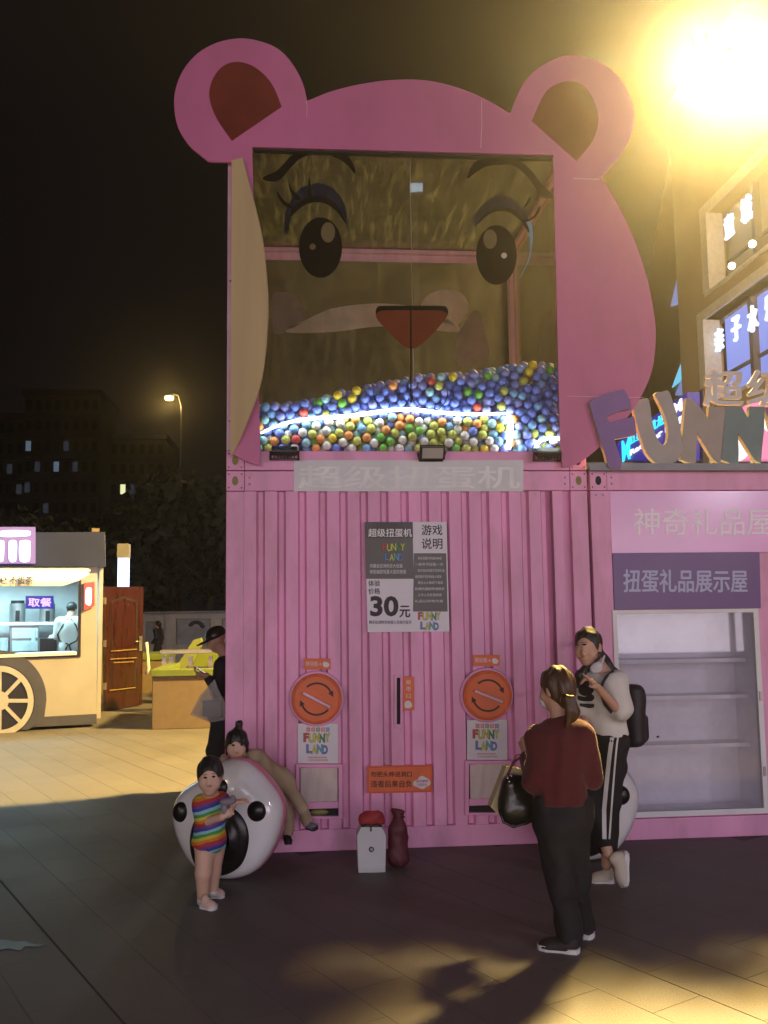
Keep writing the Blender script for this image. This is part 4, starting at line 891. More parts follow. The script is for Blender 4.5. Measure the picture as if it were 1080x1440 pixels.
vquad('counter', [[(-240, 929), (108, 916.5), (108, 921), (-240, 934)]], .04, .40, 'white')
# fascia, roof sign, awning
fz = MB(); fz.prism([[vp(*p, .10) for p in ((-250, 750), (148, 748), (149, 797), (-250, 795))]], vn * -.35); fz.build('fascia', 'fascia', van, bevel=.01)
bx = MB(); bx.prism([[vp(*p, .26) for p in ((-120, 741), (50, 741), (50, 792), (-120, 792))]], vn * -.15); bx = bx.build('sign_box', glow('sign_pink', (.66, .42, .92), .60), van)
M['signwhite'] = glow('sign_white', (.78, .86, 1.0), 2.2); 
q = MB(); q.prism([[vp(*p, .275) for p in smooth_loop([(1, 751), (4, 746), (38, 746), (43, 750), (38, 754), (4, 755)], 4)]], vn * -.012); q.build('lit_stroke', 'signwhite', bx)
for x0, x1 in ((-14, 6), (12, 24), (27, 43)):
    q = MB(); q.prism([[vp(*p, .275) for p in smooth_loop([(x0, 764), (x0 + 3, 760), (x1 - 2, 760), (x1, 766), (x1 - 1, 786), (x1 - 4, 790), (x0 + 3, 790), (x0, 784)], 4)]], vn * -.012); q.build('lit_stroke', 'signwhite', bx)
MB().obox(vp(134, 745.5, -.1), vd, ZU, vn, .06, .03, .04).build('roof_box', 'tan', van)
vquad('awning', [[(-250, 802), (122, 803), (126, 807), (112, 816), (88, 824), (-250, 825)]], .30, .012, 'awning')
q = MB(); q.tube([vp(-250, 801, .27), vp(122, 801.5, .27), vp(126, 803, .25)], .028, 8); q.build('awning_roller', M['awning'], van, smooth=True)
def vtext(body, x0, y0, x1, y1, off, m, bold, par, depth=.004):
    o, e, t_ = vp(x0, y1, off), vp(x1, y1, off), vp(x0, y0, off)
    q = MB(); text(q, body, o, (e - o).normalized(), ZU, (e - o).length, (t_ - o).length, bold, depth); return q.build('lettering', m, par)
vtext('℮', 0, 811, 9, 821, .325, 'ink', .01, van); vtext('不蛋茶', 13, 810, 46, 822, .325, 'ink', .012, van)
pk = MB(); pk.prism([[vp(*p, -.30) for p in ((36, 838), (75.5, 838), (75.5, 856), (36, 856))]], vn * -.05); pk = pk.build('pickup_sign', glow('pickup_blue', (.03, .04, .42), 1.0), van)
vtext('取餐', 40, 841, 72, 853, -.29, glow('pickup_lilac', (.62, .42, 1.0), 1.6), .03, pk)
sr = MB(); sr.prism([[vp(*p, .05) for p in ((118, 820), (133, 818), (133, 852), (118, 859))]], vn * -.05); sr = sr.build('side_sign', mat('side_sign_red', (.45, .07, .08), .4), van)
q = MB(); q.prism([[vp(*p, .055) for p in smooth_loop([(121, 828), (127, 826), (129, 830), (128, 850), (122, 850), (120, 845)], 3)]], vn * -.003); q.build('lit_stroke', glow('side_sign_white', (1, .8, .85), 2.5), sr)
# inside of the kiosk
M['kiosk'] = mat('kiosk_lining', (.50, .56, .58), .6)
def vin(name, pts, depth_, th, m, bev=0): q = MB(); q.prism([[vp(*p, -depth_) for p in pts]], vn * -th); return q.build(name, m, van, bevel=bev)
vin('shelf_unit', [(14, 880), (55, 880), (55, 925), (14, 928)], 1.7, .35, M['steel']); vin('shelf_back', [(17, 883), (53, 883), (53, 897), (17, 898)], 1.68, .01, 'kiosk'); vin('shelf_back', [(17, 901), (53, 901), (53, 915), (17, 916)], 1.68, .01, 'kiosk')
vin('wall_shelf', [(-60, 876), (112, 874), (112, 878), (-60, 880)], 1.65, .35, 'white')
vin('cash_box', [(56, 898), (80, 898), (80, 921), (56, 923)], .9, .3, 'black', .01)
for px in (24, 66):
    c0 = vp(px, 876, -1.8); q = MB().cyl(c0, ZU, .13, .33, 20); u_ = q.build('urn', 'steel', van, smooth='auto'); MB().cyl(c0 + V((0, 0, .331)), ZU, .11, .05, 20).build('lid', 'black', u_, smooth='auto')
    MB().obox(c0 - vn * -.135 + V((0, 0, .12)), vd, ZU, vn, .035, .09, .004).build('gauge', 'black', u_)
for px, py, r, h_ in ((5, 912, .07, .25), (47, 897, .035, .16), (22, 927, .09, .10), (40, 926, .05, .14)):
    c0 = vp(px, py, -1.5); MB().cyl(c0 - V((0, 0, h_ * .3)), ZU, r, h_, 16).build('container_jar', 'kiosk', van, smooth='auto')
lt = vp(0, 808, -1.0); q = MB().obox(lt, vd, ZU, vn, .95, .02, .05); q.build('ceiling_tube', glow('kiosk_tube', (.55, .95, 1.0), 9), van)
lamp('kiosk_light', 'AREA', lt - V((0, 0, .08)), 105, (.50, .92, 1.0), size=(2.6, .5), aim=lt - V((0, 0, 2)) , parent=van)
tw = vp(40, 800, .40); lamp('awning_light', 'AREA', tw, 13, (.80, .92, 1.0), size=(2.5, .05), aim=tw + V((0, 0, -1)) - vn * .2, parent=van)
# open door, light column
dA, dB = at(146, 1001, Z=0), at(201.5, 992, Z=0); dd = (dB - dA).normalized(); dn = V((dd.y, -dd.x, 0)); 
door = thing('open_door', 'glossy red brown panelled door standing open beside the kiosk', 'door', dA)
def dp(px, py, off=0.0): return at(px, py, plane=(dA + dn * off, dn))
def dq(name, loops, off, th, m, par=None): q = MB(); q.prism([[dp(*p, off) for p in l] for l in loops], dn * -th); return q.build(name, m, par or door, bevel=.006)
leaf = dq('door_leaf', [[(147, 825), (202, 825), (200, 991), (149, 1000)]], 0, .06, 'doorwood')
pu = smooth_loop([(157, 846), (165, 845), (174, 841), (183, 844), (192, 847)], 4, False) + [(191, 914), (158, 916)]
dk1 = [(174 + (x - 174) * 1.10, 880 + (y - 880) * 1.06) for x, y in pu]; dq('panel_groove', [dk1], .006, .004, 'dark', leaf); dq('panel_groove', [[(157, 930), (192, 929), (191, 968), (157, 971.5)]], .006, .004, 'dark', leaf)  # dark plates paint the shade of grooves round the raised panels
dq('raised_panel', [pu], .02, .02, 'doorwood', leaf); dq('raised_panel', [[(159, 932), (190, 931), (189, 965), (159, 969)]], .02, .02, 'doorwood', leaf)
ins = [(174 + (x - 174) * .78, 880 + (y - 880) * .82) for x, y in pu]; dq('panel_field', [ins], .035, .014, 'doorwood', leaf)
for p in (((156, 916), (192, 913)), ((155, 927), (192, 925)), ((160, 932), (188, 930.5)), ((154, 971), (190, 967))):
    q = MB(); q.tube([dp(*p[0], .03), dp(*p[1], .03)], .012, 6); q.build('moulding', 'gold', leaf)
q = MB(); q.obox(dp(197.5, 905, .02), dd, ZU, dn, .045, .14, .012); q = q.build('lock_plate', 'steel', leaf, bevel=.004); q2 = MB(); q2.tube([dp(197.5, 902, .03), dp(197.5, 902, .09), dp(191, 902, .09)], .012, 6); q2.build('handle', 'steel', q, smooth=True)
for py in (845, 905, 965): q = MB(); q.obox(dp(147.5, py, .02), dd, ZU, dn, .02, .06, .02); q.build('hinge', 'steel', leaf)
pc = at(170.5, 1000, Y=dB.y + 1.2); colm = thing('light_column', 'slim column lamp with a glowing white tube above the open door', 'lamp', (pc.x, pc.y, 0))
zt_, zb_ = at(170, 765, Y=pc.y).z, at(170, 785, Y=pc.y).z
MB().box((pc.x - .11, pc.y - .1, 0), (pc.x + .11, pc.y + .1, 1.9)).build('post', 'greydark', colm); MB().box((pc.x - .115, pc.y - .11, zb_ + .002), (pc.x + .115, pc.y + .11, zt_)).build('cap', 'grey', colm)
MB().box((pc.x - .10, pc.y - .1, 1.902), (pc.x + .10, pc.y + .1, zb_)).build('tube', glow('column_white', (.62, .74, 1.0), 3), colm)

# planters, railing, mural wall
pl = thing('planter_block', 'tan planter block with a lime green coping beside the pink container', 'planter', at(260, 1025, Z=0))
x0, x1 = at(213.5, 1000, Y=7.45).x, at(340, 1000, Y=7.45).x; zt2 = at(260, 951, Y=7.45).z; zc2 = at(260, 941, Y=7.45).z
MB().box((x0, 7.45, 0), (x1, 9.3, zt2)).build('block', 'tan', pl, bevel=.01)
MB().box((x0 - .02, 7.42, zt2 + .001), (x1, 7.62, zc2)).build('coping', 'lime', pl, bevel=.01); MB().box((x0 - .02, 7.621, zt2 + .001), (x0 + .18, 9.32, zc2)).build('coping', 'lime', pl, bevel=.01)
rl = thing('railing', 'pale metal railing with a flat top rail behind the tan planter', 'railing', (x0 + 1, 9.8, 0))
ry = 9.7; q = MB(); a = at(226, 917, Y=ry); b2 = at(330, 915, Y=ry); q.obox((a + b2) / 2, (b2 - a).normalized(), (0, 1, 0), ZU, (b2 - a).length / 2, .12, .035); q.build('top_rail', 'steel', rl, bevel=.01)
for px in (231, 241, 268, 296): c0 = at(px, 920, Y=ry); MB().box((c0.x - .035, ry - .03, .0), (c0.x + .035, ry + .03, c0.z - .04)).build('post', 'steel', rl)
q = MB(); c0 = at(262, 938, Y=ry); c1 = at(296, 938, Y=ry); q.tube([c0, c1], .02, 6); q.build('low_rail', 'steel', rl)
p3 = thing('low_planter', 'farther low planter with a bright lime green edge behind the open door', 'planter', at(214, 940, Z=0) + V((0, 4, 0)))
gx0, gx1 = at(196, 930, Y=14).x, at(233, 930, Y=14).x; gz0, gz1 = at(215, 929, Y=14).z, at(215, 920, Y=14).z
MB().box((gx0 - 1.2, 14, 0), (gx1, 15.5, gz0)).build('block', 'tan', p3); MB().box((gx0 - 1.22, 13.96, gz0 + .001), (gx1 + .02, 15.5, gz1)).build('coping', 'lime', p3, bevel=.03)
for (xx0, xx1, nm, yy, h0) in ((at(262, 930, Y=12.2).x, at(330, 930, Y=12.2).x, 'broad lime green planter edge showing through the railing', 12.2, at(280, 918, Y=12.2).z),):
    p4 = thing('green_planter', nm, 'planter', ((xx0 + xx1) / 2, yy, 0)); MB().box((xx0, yy, 0), (xx1 + 1.5, yy + 1.2, h0)).build('block', 'lime', p4, bevel=.03)
# slide-like slanted board between the planters
sb = thing('slanted_board', 'pale yellow green slanted board leaning behind the railing', 'board', at(275, 930, Y=11)); q = MB(); q.prism([[at(x, y, Y=11.0) for x, y in ((246, 940), (272, 900), (282, 897), (284, 905), (268, 940))]], (0, .3, 0)); q.build('board', mat('pale_lime_board', (.18, .22, .07), .6), sb)
hs = thing('hose', 'thin white hose hanging at the edge of the open door', 'hose', at(207, 930, Y=11.2)); q = MB(); q.tube([at(x, y, Y=11.2) for x, y in ((206, 903), (207, 915), (208, 928), (209, 940), (206, 948))], .035, 6); q.build('tube', 'white', hs, smooth=True)
YW = 26.0; mw = thing('mural_wall', 'pale stone wall with coping and framed painted panels beyond the plaza', 'wall', at(262, 900, Y=YW))
def wq(name, loops, Y, th, m, par=None): q = MB(); prism_px(q, loops, Y, Y + th); return q.build(name, m, par or mw)
q = MB(); a = at(-80, 868, Y=YW); b2 = at(420, 857, Y=YW); q.box((a.x, YW, 0), (b2.x, YW + .3, at(260, 863, Y=YW).z)); q.build('wall', 'wallwhite', mw)
q = MB(); q.box((a.x, YW - .08, at(260, 863, Y=YW).z + .001), (b2.x, YW + .38, at(260, 859.5, Y=YW).z)); q.build('coping', 'grey', mw)
for px in (160, 200, 237, 306): q = MB(); c0 = at(px, 870, Y=YW); q.box((c0.x - .12, YW - .05, 0), (c0.x + .12, YW - .001, at(px, 864, Y=YW).z)); q.build('pilaster', 'wallwhite', mw)
for r_ in ((248, 870, 296, 906), (199, 874, 224, 906), (312, 870, 360, 906)):
    f_ = wq('mural_frame', [rect(*r_), rect(r_[0] + 1, r_[1] + 1, r_[2] - 1, r_[3])], YW - .03, .029, 'tan'); wq('mural', [rect(r_[0] + 1.1, r_[1] + 1.1, r_[2] - 1.1, r_[3])], YW - .02, .018, 'mural')
mb_ = MB()
for k in range(7): t = -2.5 + k * .36; mb_.ell(at(276 + 9.5 * math.cos(t), 884 + 9 * math.sin(t), Y=YW - .03), (.085, .01, .07), 10, 6)
mb_.build('mural_motif', 'greydark', mw, smooth=True)

# ================================================================ far dark things: flats, trees, street lamp
def flats(name, lab, x0, x1, ytop, Y, dep, floors, bays, lit):
    t = thing(name, lab, 'building', ((x0 + x1) / 2, Y, 0)); MB().box((x0, Y, 0), (x1, Y + dep, ytop)).build('wall', 'bldg', t)
    MB().box((x0 - .4, Y - .5, ytop + .01), (x1 + .4, Y + dep + .4, ytop + .9)).build('roof', 'bldg', t)
    fh = ytop / floors; bw = (x1 - x0) / bays
    for fl in range(1, floors):
        q = MB(); q.box((x0 + .3, Y - .55, fl * fh - .12), (x1 - .3, Y - .002, fl * fh + .12)); q.build('balcony_slab', 'bldg', t)
    for fl in range(2, floors):
        for b_ in range(bays):
            xw = x0 + (b_ + .5) * bw; zw = fl * fh + fh * .52
            m = lit.get((b_, fl), 'windark'); MB().box((xw - bw * .27, Y - .06, zw - fh * .24), (xw + bw * .27, Y - .003, zw + fh * .24)).build('window', m, t)
    return t
M['winwarm'] = glow('window_warm', (.75, .80, .42), 1.3); M['wincool'] = glow('window_cool', (.40, .58, .8), .22); M['winblue'] = glow('window_blue', (.04, .10, .55), .5); M['windim'] = glow('window_dim', (.10, .11, .16), .22)
xa, xb = at(34, 600, Y=150).x, at(140, 600, Y=150).x
flats('apartment_block', 'tall dark apartment block with a few cold lit windows at the far left', xa, xb, at(80, 556, Y=150).z, 150, 14, 11, 8, {(0, 8): 'wincool', (1, 7): 'windim', (3, 7): 'wincool', (5, 7): 'windim', (0, 6): 'windim', (0, 3): 'wincool', (4, 8): 'windim', (2, 5): 'windim'})
xa, xb = at(-70, 640, Y=150).x, at(30, 640, Y=150).x
flats('apartment_block', 'lower dark apartment block at the left edge of the picture', xa, xb, at(0, 585, Y=150).z, 152, 14, 10, 7, {(5, 4): 'windim', (6, 6): 'windim', (5, 7): 'windim'})
xa, xb = at(141, 640, Y=160).x, at(232, 640, Y=160).x
flats('apartment_block', 'dark block with one warm lit window over blue lit signs', xa, xb, at(180, 618, Y=160).z, 160, 14, 9, 7, {(2, 6): 'winwarm', (3, 6): 'windim', (2, 5): 'windim', (2, 4): 'winblue', (3, 4): 'winblue', (2, 3): 'winblue', (2, 2): 'winblue'})
def leaf_tree(lab, x, y, h_, rad, seed, n=1500):
    rg = np.random.default_rng(seed); t = thing('tree', lab, 'tree', (x, y, 0), 'dark trees beyond the mural wall')
    tr = MB(); tr.tube([(x, y, 0), (x + .1, y, h_ * .3), (x, y + .1, h_ * .62)], [.20, .15, .08], 8)
    for k in range(6):
        an = k * 1.05 + seed; tr.tube([(x, y, h_ * (.32 + .05 * k)), (x + math.cos(an) * rad * .7, y + math.sin(an) * rad * .7, h_ * (.52 + .06 * k))], [.07, .02], 6)
    tr.build('trunk', 'bark', t, smooth=True)
    vs_, fs = [], []; cl = [(rg.normal(0, rad * .42, 2), rg.uniform(h_ * .38, h_ * .95), rg.uniform(.35, .6) * rad) for _ in range(16)]
    for i in range(n):
        cxy, cz, cr = cl[i % 16]; d = rg.normal(0, 1, 3); d /= np.linalg.norm(d); p = np.array([x + cxy[0], y + cxy[1], cz]) + d * cr * rg.uniform(.4, 1) ** .5 * np.array([1, 1, .75])
        u = rg.normal(0, 1, 3); u /= np.linalg.norm(u); v2 = np.cross(u, d); v2 /= np.linalg.norm(v2) + 1e-6; s_ = rg.uniform(.16, .34)
        k = len(vs_); vs_ += [tuple(p - u * s_), tuple(p + v2 * s_ * .5), tuple(p + u * s_), tuple(p - v2 * s_ * .5)]; fs.append((k, k + 1, k + 2, k + 3))
    MB().add(vs_, fs).build('crown', 'leafdark', t)
for i, (px, Y, h_, r_, l) in enumerate(((150, 33, 6.5, 2.4, 'dark tree behind the light column'), (200, 30, 5.6, 2.3, 'dark tree above the wall left of the street lamp pole'), (246, 34, 7.2, 2.7, 'dark tree beneath the street lamp'), (292, 31, 6.8, 2.6, 'dark tree next to the pink container edge'), (90, 36, 6.0, 2.6, 'dark tree over the kiosk roof'), (30, 37, 6.0, 2.6, 'dark tree at the left edge over the kiosk sign'))):
    leaf_tree(l, at(px, 850, Y=Y).x, Y, h_, r_, 11 + i)
sl_ = thing('street_lamp', 'distant street lamp glowing yellow on a tall pole above the dark trees', 'street lamp', (at(254, 700, Y=38).x, 38, 0))
lx = at(254, 700, Y=38).x; hx = at(238, 560, Y=38)
MB().tube([(lx, 38, 0), (lx, 38, hx.z - .4), (lx - .15, 38, hx.z + .15), (hx.x + .1, 38, hx.z + .22)], [.09, .06, .05, .04], 8).build('pole', 'black', sl_, smooth=True)
MB().ell((hx.x, 38, hx.z + .12), (.30, .16, .08), 14, 8).build('lamp_head', 'greydark', sl_, smooth=True)
MB().ell((hx.x, 38, hx.z), (.20, .14, .10), 14, 8).build('lens', glow('street_lens', (1.0, .62, .12), 160), sl_, smooth=True)
lamp('street_light', 'POINT', (hx.x, 37.7, hx.z - .3), 500, (1, .66, .2), .15, parent=sl_)
# ================================================================ bodies: one smooth skin grown over tapered limbs
class Sdf:
    def __init__(s): s.p, s.cuts, s.noise = [], [], None
    def c(s, a, b, ra, rb=None, k=.03): s.p.append(('c', np.array(a, float), np.array(b, float), ra, ra if rb is None else rb, k)); return s
    def e(s, c, r, fr=None, k=.03):
        A = np.eye(3) if fr is None else np.array([list(f) for f in fr]); s.p.append(('e', np.array(c, float), A, np.array(r, float), None, k)); return s
    def b(s, c, h, fr=None, rad=.02, k=.02):
        A = np.eye(3) if fr is None else np.array([list(f) for f in fr]); s.p.append(('b', np.array(c, float), A, np.array(h, float), rad, k)); return s
    def cut(s, p, n): p, n = np.array(p, float), np.array(n, float); n /= np.linalg.norm(n); s.cuts.append(lambda X: (X - p) @ n); return s
    def __call__(s, X):
        X = np.atleast_2d(X); d = None
        for t in s.p:
            if t[0] == 'c':
                _, a, b, ra, rb, k = t; ab = b - a; L2 = max(ab @ ab, 1e-12); u = np.clip((X - a) @ ab / L2, 0, 1)
                di = np.linalg.norm(X - a - u[:, None] * ab, axis=1) - (ra + (rb - ra) * u)
            elif t[0] == 'e':
                _, c, A, r, _, k = t; q = (X - c) @ A.T; k0 = np.linalg.norm(q / r, axis=1); k1 = np.linalg.norm(q / (r * r), axis=1) + 1e-9; di = k0 * (k0 - 1) / k1
                di = np.where(k0 < 1e-3, -min(r), di)
            else:
                _, c, A, h, rad, k = t; q = np.abs((X - c) @ A.T) - (h - rad); di = np.linalg.norm(np.maximum(q, 0), axis=1) + np.minimum(q.max(1), 0) - rad
            if d is None: d = di
            else:
                hh = np.maximum(k - np.abs(d - di), 0) / k; d = np.minimum(d, di) - hh * hh * k * .25
        if s.noise is not None: d = d + s.noise(X)
        for f in s.cuts: d = np.maximum(d, f(X))
        return d
    def bounds(s):
        lo, hi = np.full(3, 1e9), np.full(3, -1e9)
        for t in s.p:
            if t[0] == 'c': P_, R = [t[1], t[2]], max(t[3], t[4])
            else: P_, R = [t[1]], max(t[3]) * (1.75 if t[0] == 'b' else 1)
            for q in P_: lo, hi = np.minimum(lo, q - R), np.maximum(hi, q + R)
        return lo - .03, hi + .03
    def mesh(s, h):
        B = 4; lo, hi = s.bounds(); nb = np.ceil((hi - lo) / (B * h)).astype(int) + 1
        I, J, K = np.meshgrid(*[np.arange(n) for n in nb], indexing='ij'); cen = lo + (np.stack([I, J, K], -1).reshape(-1, 3) + .5) * B * h - h * .5
        dc = s(cen); Dd = np.repeat(np.repeat(np.repeat(dc.reshape(nb), B, 0), B, 1), B, 2)
        near = np.nonzero(np.abs(dc) < B * h * 1.25 + .012)[0]; off = np.stack(np.meshgrid(*[np.arange(B)] * 3, indexing='ij'), -1).reshape(-1, 3)
        bi = np.stack(np.unravel_index(near, nb), -1); gi = (bi[:, None, :] * B + off[None]).reshape(-1, 3)
        Dd[gi[:, 0], gi[:, 1], gi[:, 2]] = s(lo + gi * h)
        return surface_nets(Dd, lo, h)
def surface_nets(D, lo, h):
    C = [(i, j, k) for i in (0, 1) for j in (0, 1) for k in (0, 1)]; n = np.array(D.shape) - 1
    Sg = D < 0; cnt = sum(Sg[i:n[0] + i, j:n[1] + j, k:n[2] + k].astype(np.int8) for i, j, k in C)
    I, J, K = np.nonzero((cnt > 0) & (cnt < 8)); idx = -np.ones(n, int); idx[I, J, K] = np.arange(len(I))
    Vv = {c: D[I + c[0], J + c[1], K + c[2]] for c in C}; acc = np.zeros((len(I), 3)); num = np.zeros(len(I))
    for a in C:
        for ax in range(3):
            if a[ax] == 0:
                b = list(a); b[ax] = 1; b = tuple(b); v0, v1 = Vv[a], Vv[b]; m = (v0 < 0) != (v1 < 0); t = np.where(m, v0 / np.where(m, v0 - v1, 1), 0)
                p = np.array(a, float)[None] + t[:, None] * (np.array(b) - np.array(a))[None]; acc[m] += p[m]; num[m] += 1
    verts = lo + h * (np.stack([I, J, K], -1) + acc / num[:, None]); faces = []
    for ax in range(3):
        o1, o2 = [(1, 2), (2, 0), (0, 1)][ax]; sl0 = [slice(None)] * 3; sl1 = [slice(None)] * 3; sl0[ax] = slice(0, -1); sl1[ax] = slice(1, None)
        d0, d1 = Sg[tuple(sl0)], Sg[tuple(sl1)]; E = np.argwhere(d0 != d1)
        E = E[(E[:, o1] > 0) & (E[:, o2] > 0) & (E[:, o1] < n[o1]) & (E[:, o2] < n[o2])]
        def g(da, db): q = E.copy(); q[:, o1] -= da; q[:, o2] -= db; return idx[q[:, 0], q[:, 1], q[:, 2]]
        Q = np.stack([g(1, 1), g(0, 1), g(0, 0), g(1, 0)], -1); fl = d0[tuple(E.T)]
        Q[~fl] = Q[~fl][:, ::-1]; faces.append(Q)
    F_ = np.concatenate(faces); return verts, F_[(F_ >= 0).all(1)]
def grow(s, h, name, mats, parent, pick=None, relax=1):
    v, f = s.mesh(h); me = bpy.data.meshes.new(name); org = np.array(ORG.get(parent, V((0, 0, 0))))
    me.from_pydata((v - org).tolist(), [], f.tolist()); mats = mats if isinstance(mats, (list, tuple)) else [mats]
    for m in mats: me.materials.append(M[m] if isinstance(m, str) else m)
    if pick is not None: me.polygons.foreach_set('material_index', pick(v[f].mean(1)).astype(int))
    me.polygons.foreach_set('use_smooth', [True] * len(me.polygons)); me.update()
    o = bpy.data.objects.new(name, me); COL.objects.link(o); ORG[o] = V(org); o.parent = parent
    if relax: sm = o.modifiers.new('relax', 'SMOOTH'); sm.iterations = relax; sm.factor = .5
    return o
def march(s, o, d, n=60):
    o = np.array(o, float); d = np.array(d, float); d /= np.linalg.norm(d, axis=1)[:, None]; t = np.zeros(len(o))
    for _ in range(n): t += np.clip(s(o + d * t[:, None]) * .9, -.02, .05)
    return o + d * t[:, None]
def skin_px(s, par, name, m, pts, Y0, lift=.002, sub=3):
    """print that hugs the surface: outline measured in the photograph, laid on the body where it stands"""
    loop = pts; c = np.mean(np.array(loop), 0); rings = [[tuple(c + (np.array(p) - c) * (k / sub)) for p in loop] for k in range(1, sub + 1)]
    px = [tuple(c)] + [p for r_ in rings for p in r_]; P3 = np.array([list(at(*p, Y=Y0)) for p in px]); dirs = P3 - np.array(CAM)
    h = march(s, P3, dirs); dn_ = dirs / np.linalg.norm(dirs, axis=1)[:, None]; top = h - dn_ * lift; n = len(loop); fs = []
    for i in range(n): fs.append((0, 1 + i, 1 + (i + 1) % n))
    for k in range(sub - 1):
        a, b = 1 + k * n, 1 + (k + 1) * n
        for i in range(n): fs.append((a + i, b + i, b + (i + 1) % n, a + (i + 1) % n))
    return MB().add([V(p) for p in top], fs).build(name, m, par, smooth=True)
def folds(amp, f=34, seed=0):
    r = np.random.default_rng(seed); ks = r.normal(0, 1, (6, 3)) * np.array([1, 1, .7]); ks = ks / np.linalg.norm(ks, axis=1)[:, None] * f * r.uniform(.5, 1.4, (6, 1)); ph = r.uniform(0, 6, 6)
    return lambda X: amp * sum(np.sin(X @ k + p + 1.5 * np.sin(X @ np.roll(k, 1) * .5)) for k, p in zip(ks, ph)) / 2.2
def strands(amp, f=150):
    return lambda X: amp * (np.sin(X[:, 0] * f + 3 * np.sin(X[:, 2] * 9)) + np.sin(X[:, 1] * f * 1.13 + 2 * np.sin(X[:, 2] * 11)))
def A3(p): return np.array(p, float)
def frame(F):
    F = V(F).normalized(); U = (ZU - F * F.z).normalized(); return F, U, F.cross(U)
def face_open(hs, H, F, U, R, k, top, wid=.064, dep=.075):
    """leave the face free of hair below a rounded hairline"""
    c = A3(H + F * .078 * k - U * (.115 * k - top)); A = np.array([list(R), list(F), list(U)]); r = np.array((wid * k, dep * k, .115 * k))
    def f(X):
        q = (X - c) @ A.T; k0 = np.linalg.norm(q / r, axis=1); k1 = np.linalg.norm(q / (r * r), axis=1) + 1e-9
        return -(k0 * (k0 - 1) / k1)
    hs.cuts.append(f)
def head(S, H, Fd, k=1.0, child=False):
    F, U, R = frame(Fd); H = V(H); fr = (R, F, U)
    S.e(H + U * .022 * k - F * .008 * k, (.073 * k, .090 * k, .088 * k), fr, .02)
    S.e(H - U * .028 * k + F * .022 * k, ((.068 if child else .061) * k, .066 * k, .080 * k), fr, .03)
    S.e(H - U * .088 * k + F * .058 * k, (.026 * k, .022 * k, .020 * k), fr, .04)
    for s in (-1, 1):
        S.e(H + R * .038 * k * s - U * .035 * k + F * .060 * k, (.026 * k, .022 * k, .028 * k), fr, .03)
        S.e(H + R * .073 * k * s - U * .012 * k - F * .005 * k, (.010 * k, .022 * k, .032 * k), fr, .008)
    S.c(H + F * .082 * k + U * .005 * k, H + F * (.092 if child else .099) * k - U * .032 * k, .009 * k, .014 * k, .018)
    S.e(H + F * .083 * k - U * .062 * k, (.022 * k, .010 * k, .010 * k), fr, .012)
    return F, U, R
def hand(S, W, d, n, k=1.0, curl=.5, point=False):
    W, d, n = V(W), V(d).normalized(), V(n).normalized(); n = (n - d * n.dot(d)).normalized(); q = d.cross(n)
    for o_ in (-.024, -.008, .008, .024): S.c(W + q * o_ * .6 * k, W + d * .085 * k + q * o_ * k, .013 * k, .0125 * k, .012)
    for i, (o_, L) in enumerate(((-.029, .056), (-.010, .070), (.010, .074), (.029, .066))):
        a = W + d * .085 * k + q * o_ * k; cu = curl if not (point and i == 3) else .05
        m = a + (d * math.cos(cu) + n * math.sin(cu)).normalized() * L * .5 * k + q * o_ * .12 * k; e = m + (d * math.cos(cu * 2.3) + n * math.sin(cu * 2.3)).normalized() * L * .5 * k
        S.c(a, m, .0095 * k, .0085 * k, .006); S.c(m, e, .0085 * k, .0070 * k, .006)
    a = W + d * .022 * k + q * .026 * k; m = a + (d * .7 + q * .6 + n * .35).normalized() * .036 * k; S.c(a, m, .0125 * k, .0105 * k, .012); S.c(m, m + (d * .85 + q * .15 + n * .5).normalized() * .030 * k, .0105 * k, .008 * k, .006)
def limbs(S, J, r, legs=True, arms=True):
    if arms:
        for s in 'LR':
            S.c(J['S' + s], J['E' + s], r[0], r[1], .03); S.c(J['E' + s], J['W' + s], r[1], r[2], .015)
    if legs:
        for s in 'LR': S.c(J['H' + s], J['K' + s], r[3], r[4], .04); S.c(J['K' + s], J['A' + s], r[4], r[5], .02)
def torso(S, J, wd, dp, wh, dh):
    up = (V(J['N']) - V(J['P'])).normalized(); sd_ = V(J['SR']) - V(J['SL']); sd_ = (sd_ - up * sd_.dot(up)).normalized(); f_ = up.cross(sd_).normalized(); fr = (sd_, f_, up)
    L = (V(J['N']) - V(J['P'])).length; ch = V(J['P']) + up * L * .66; be = V(J['P']) + up * L * .28
    S.e(ch, (wd, dp, L * .36), fr, .05); S.e(be, (wd * .88, dp * .96, L * .34), fr, .06); S.e(V(J['P']), (wh, dh, L * .24), fr, .06)
    S.c(J['SL'], J['SR'], dp * .55, dp * .55, .06)
    return sd_, f_, up
def shoe(par, heel, toe, up, w_, hgt, upper, sole, name='shoe'):
    heel, toe, up = V(heel), V(toe), V(up).normalized(); f = toe - heel; L = f.length; f = (f - up * f.dot(up)).normalized(); r = f.cross(up)
    S = Sdf(); fr = (r, f, up)
    S.e(heel + f * L * .22 + up * hgt * .42, (w_ * .40, L * .22, hgt * .62), fr, .03); S.e(heel + f * L * .52 + up * hgt * .22, (w_ * .45, L * .34, hgt * .46), fr, .03); S.e(heel + f * L * .76 + up * hgt * .16, (w_ * .46, L * .23, hgt * .34), fr, .03)
    S.cut(heel + up * .012, -np.array(up)); o = grow(S, .005, name, upper, par)
    ol = [(-.36, .05), (-.42, .2), (-.38, .42), (-.44, .62), (-.47, .78), (-.36, .93), (-.12, 1.0), (.12, 1.0), (.36, .93), (.47, .78), (.44, .62), (.40, .42), (.42, .2), (.36, .05), (.16, -.01), (-.16, -.01)]
    MB().prism([[heel + r * (x * w_) + f * (y * L) for x, y in ol]], up * .024).build('sole', sole, o, bevel=.004)
    return o
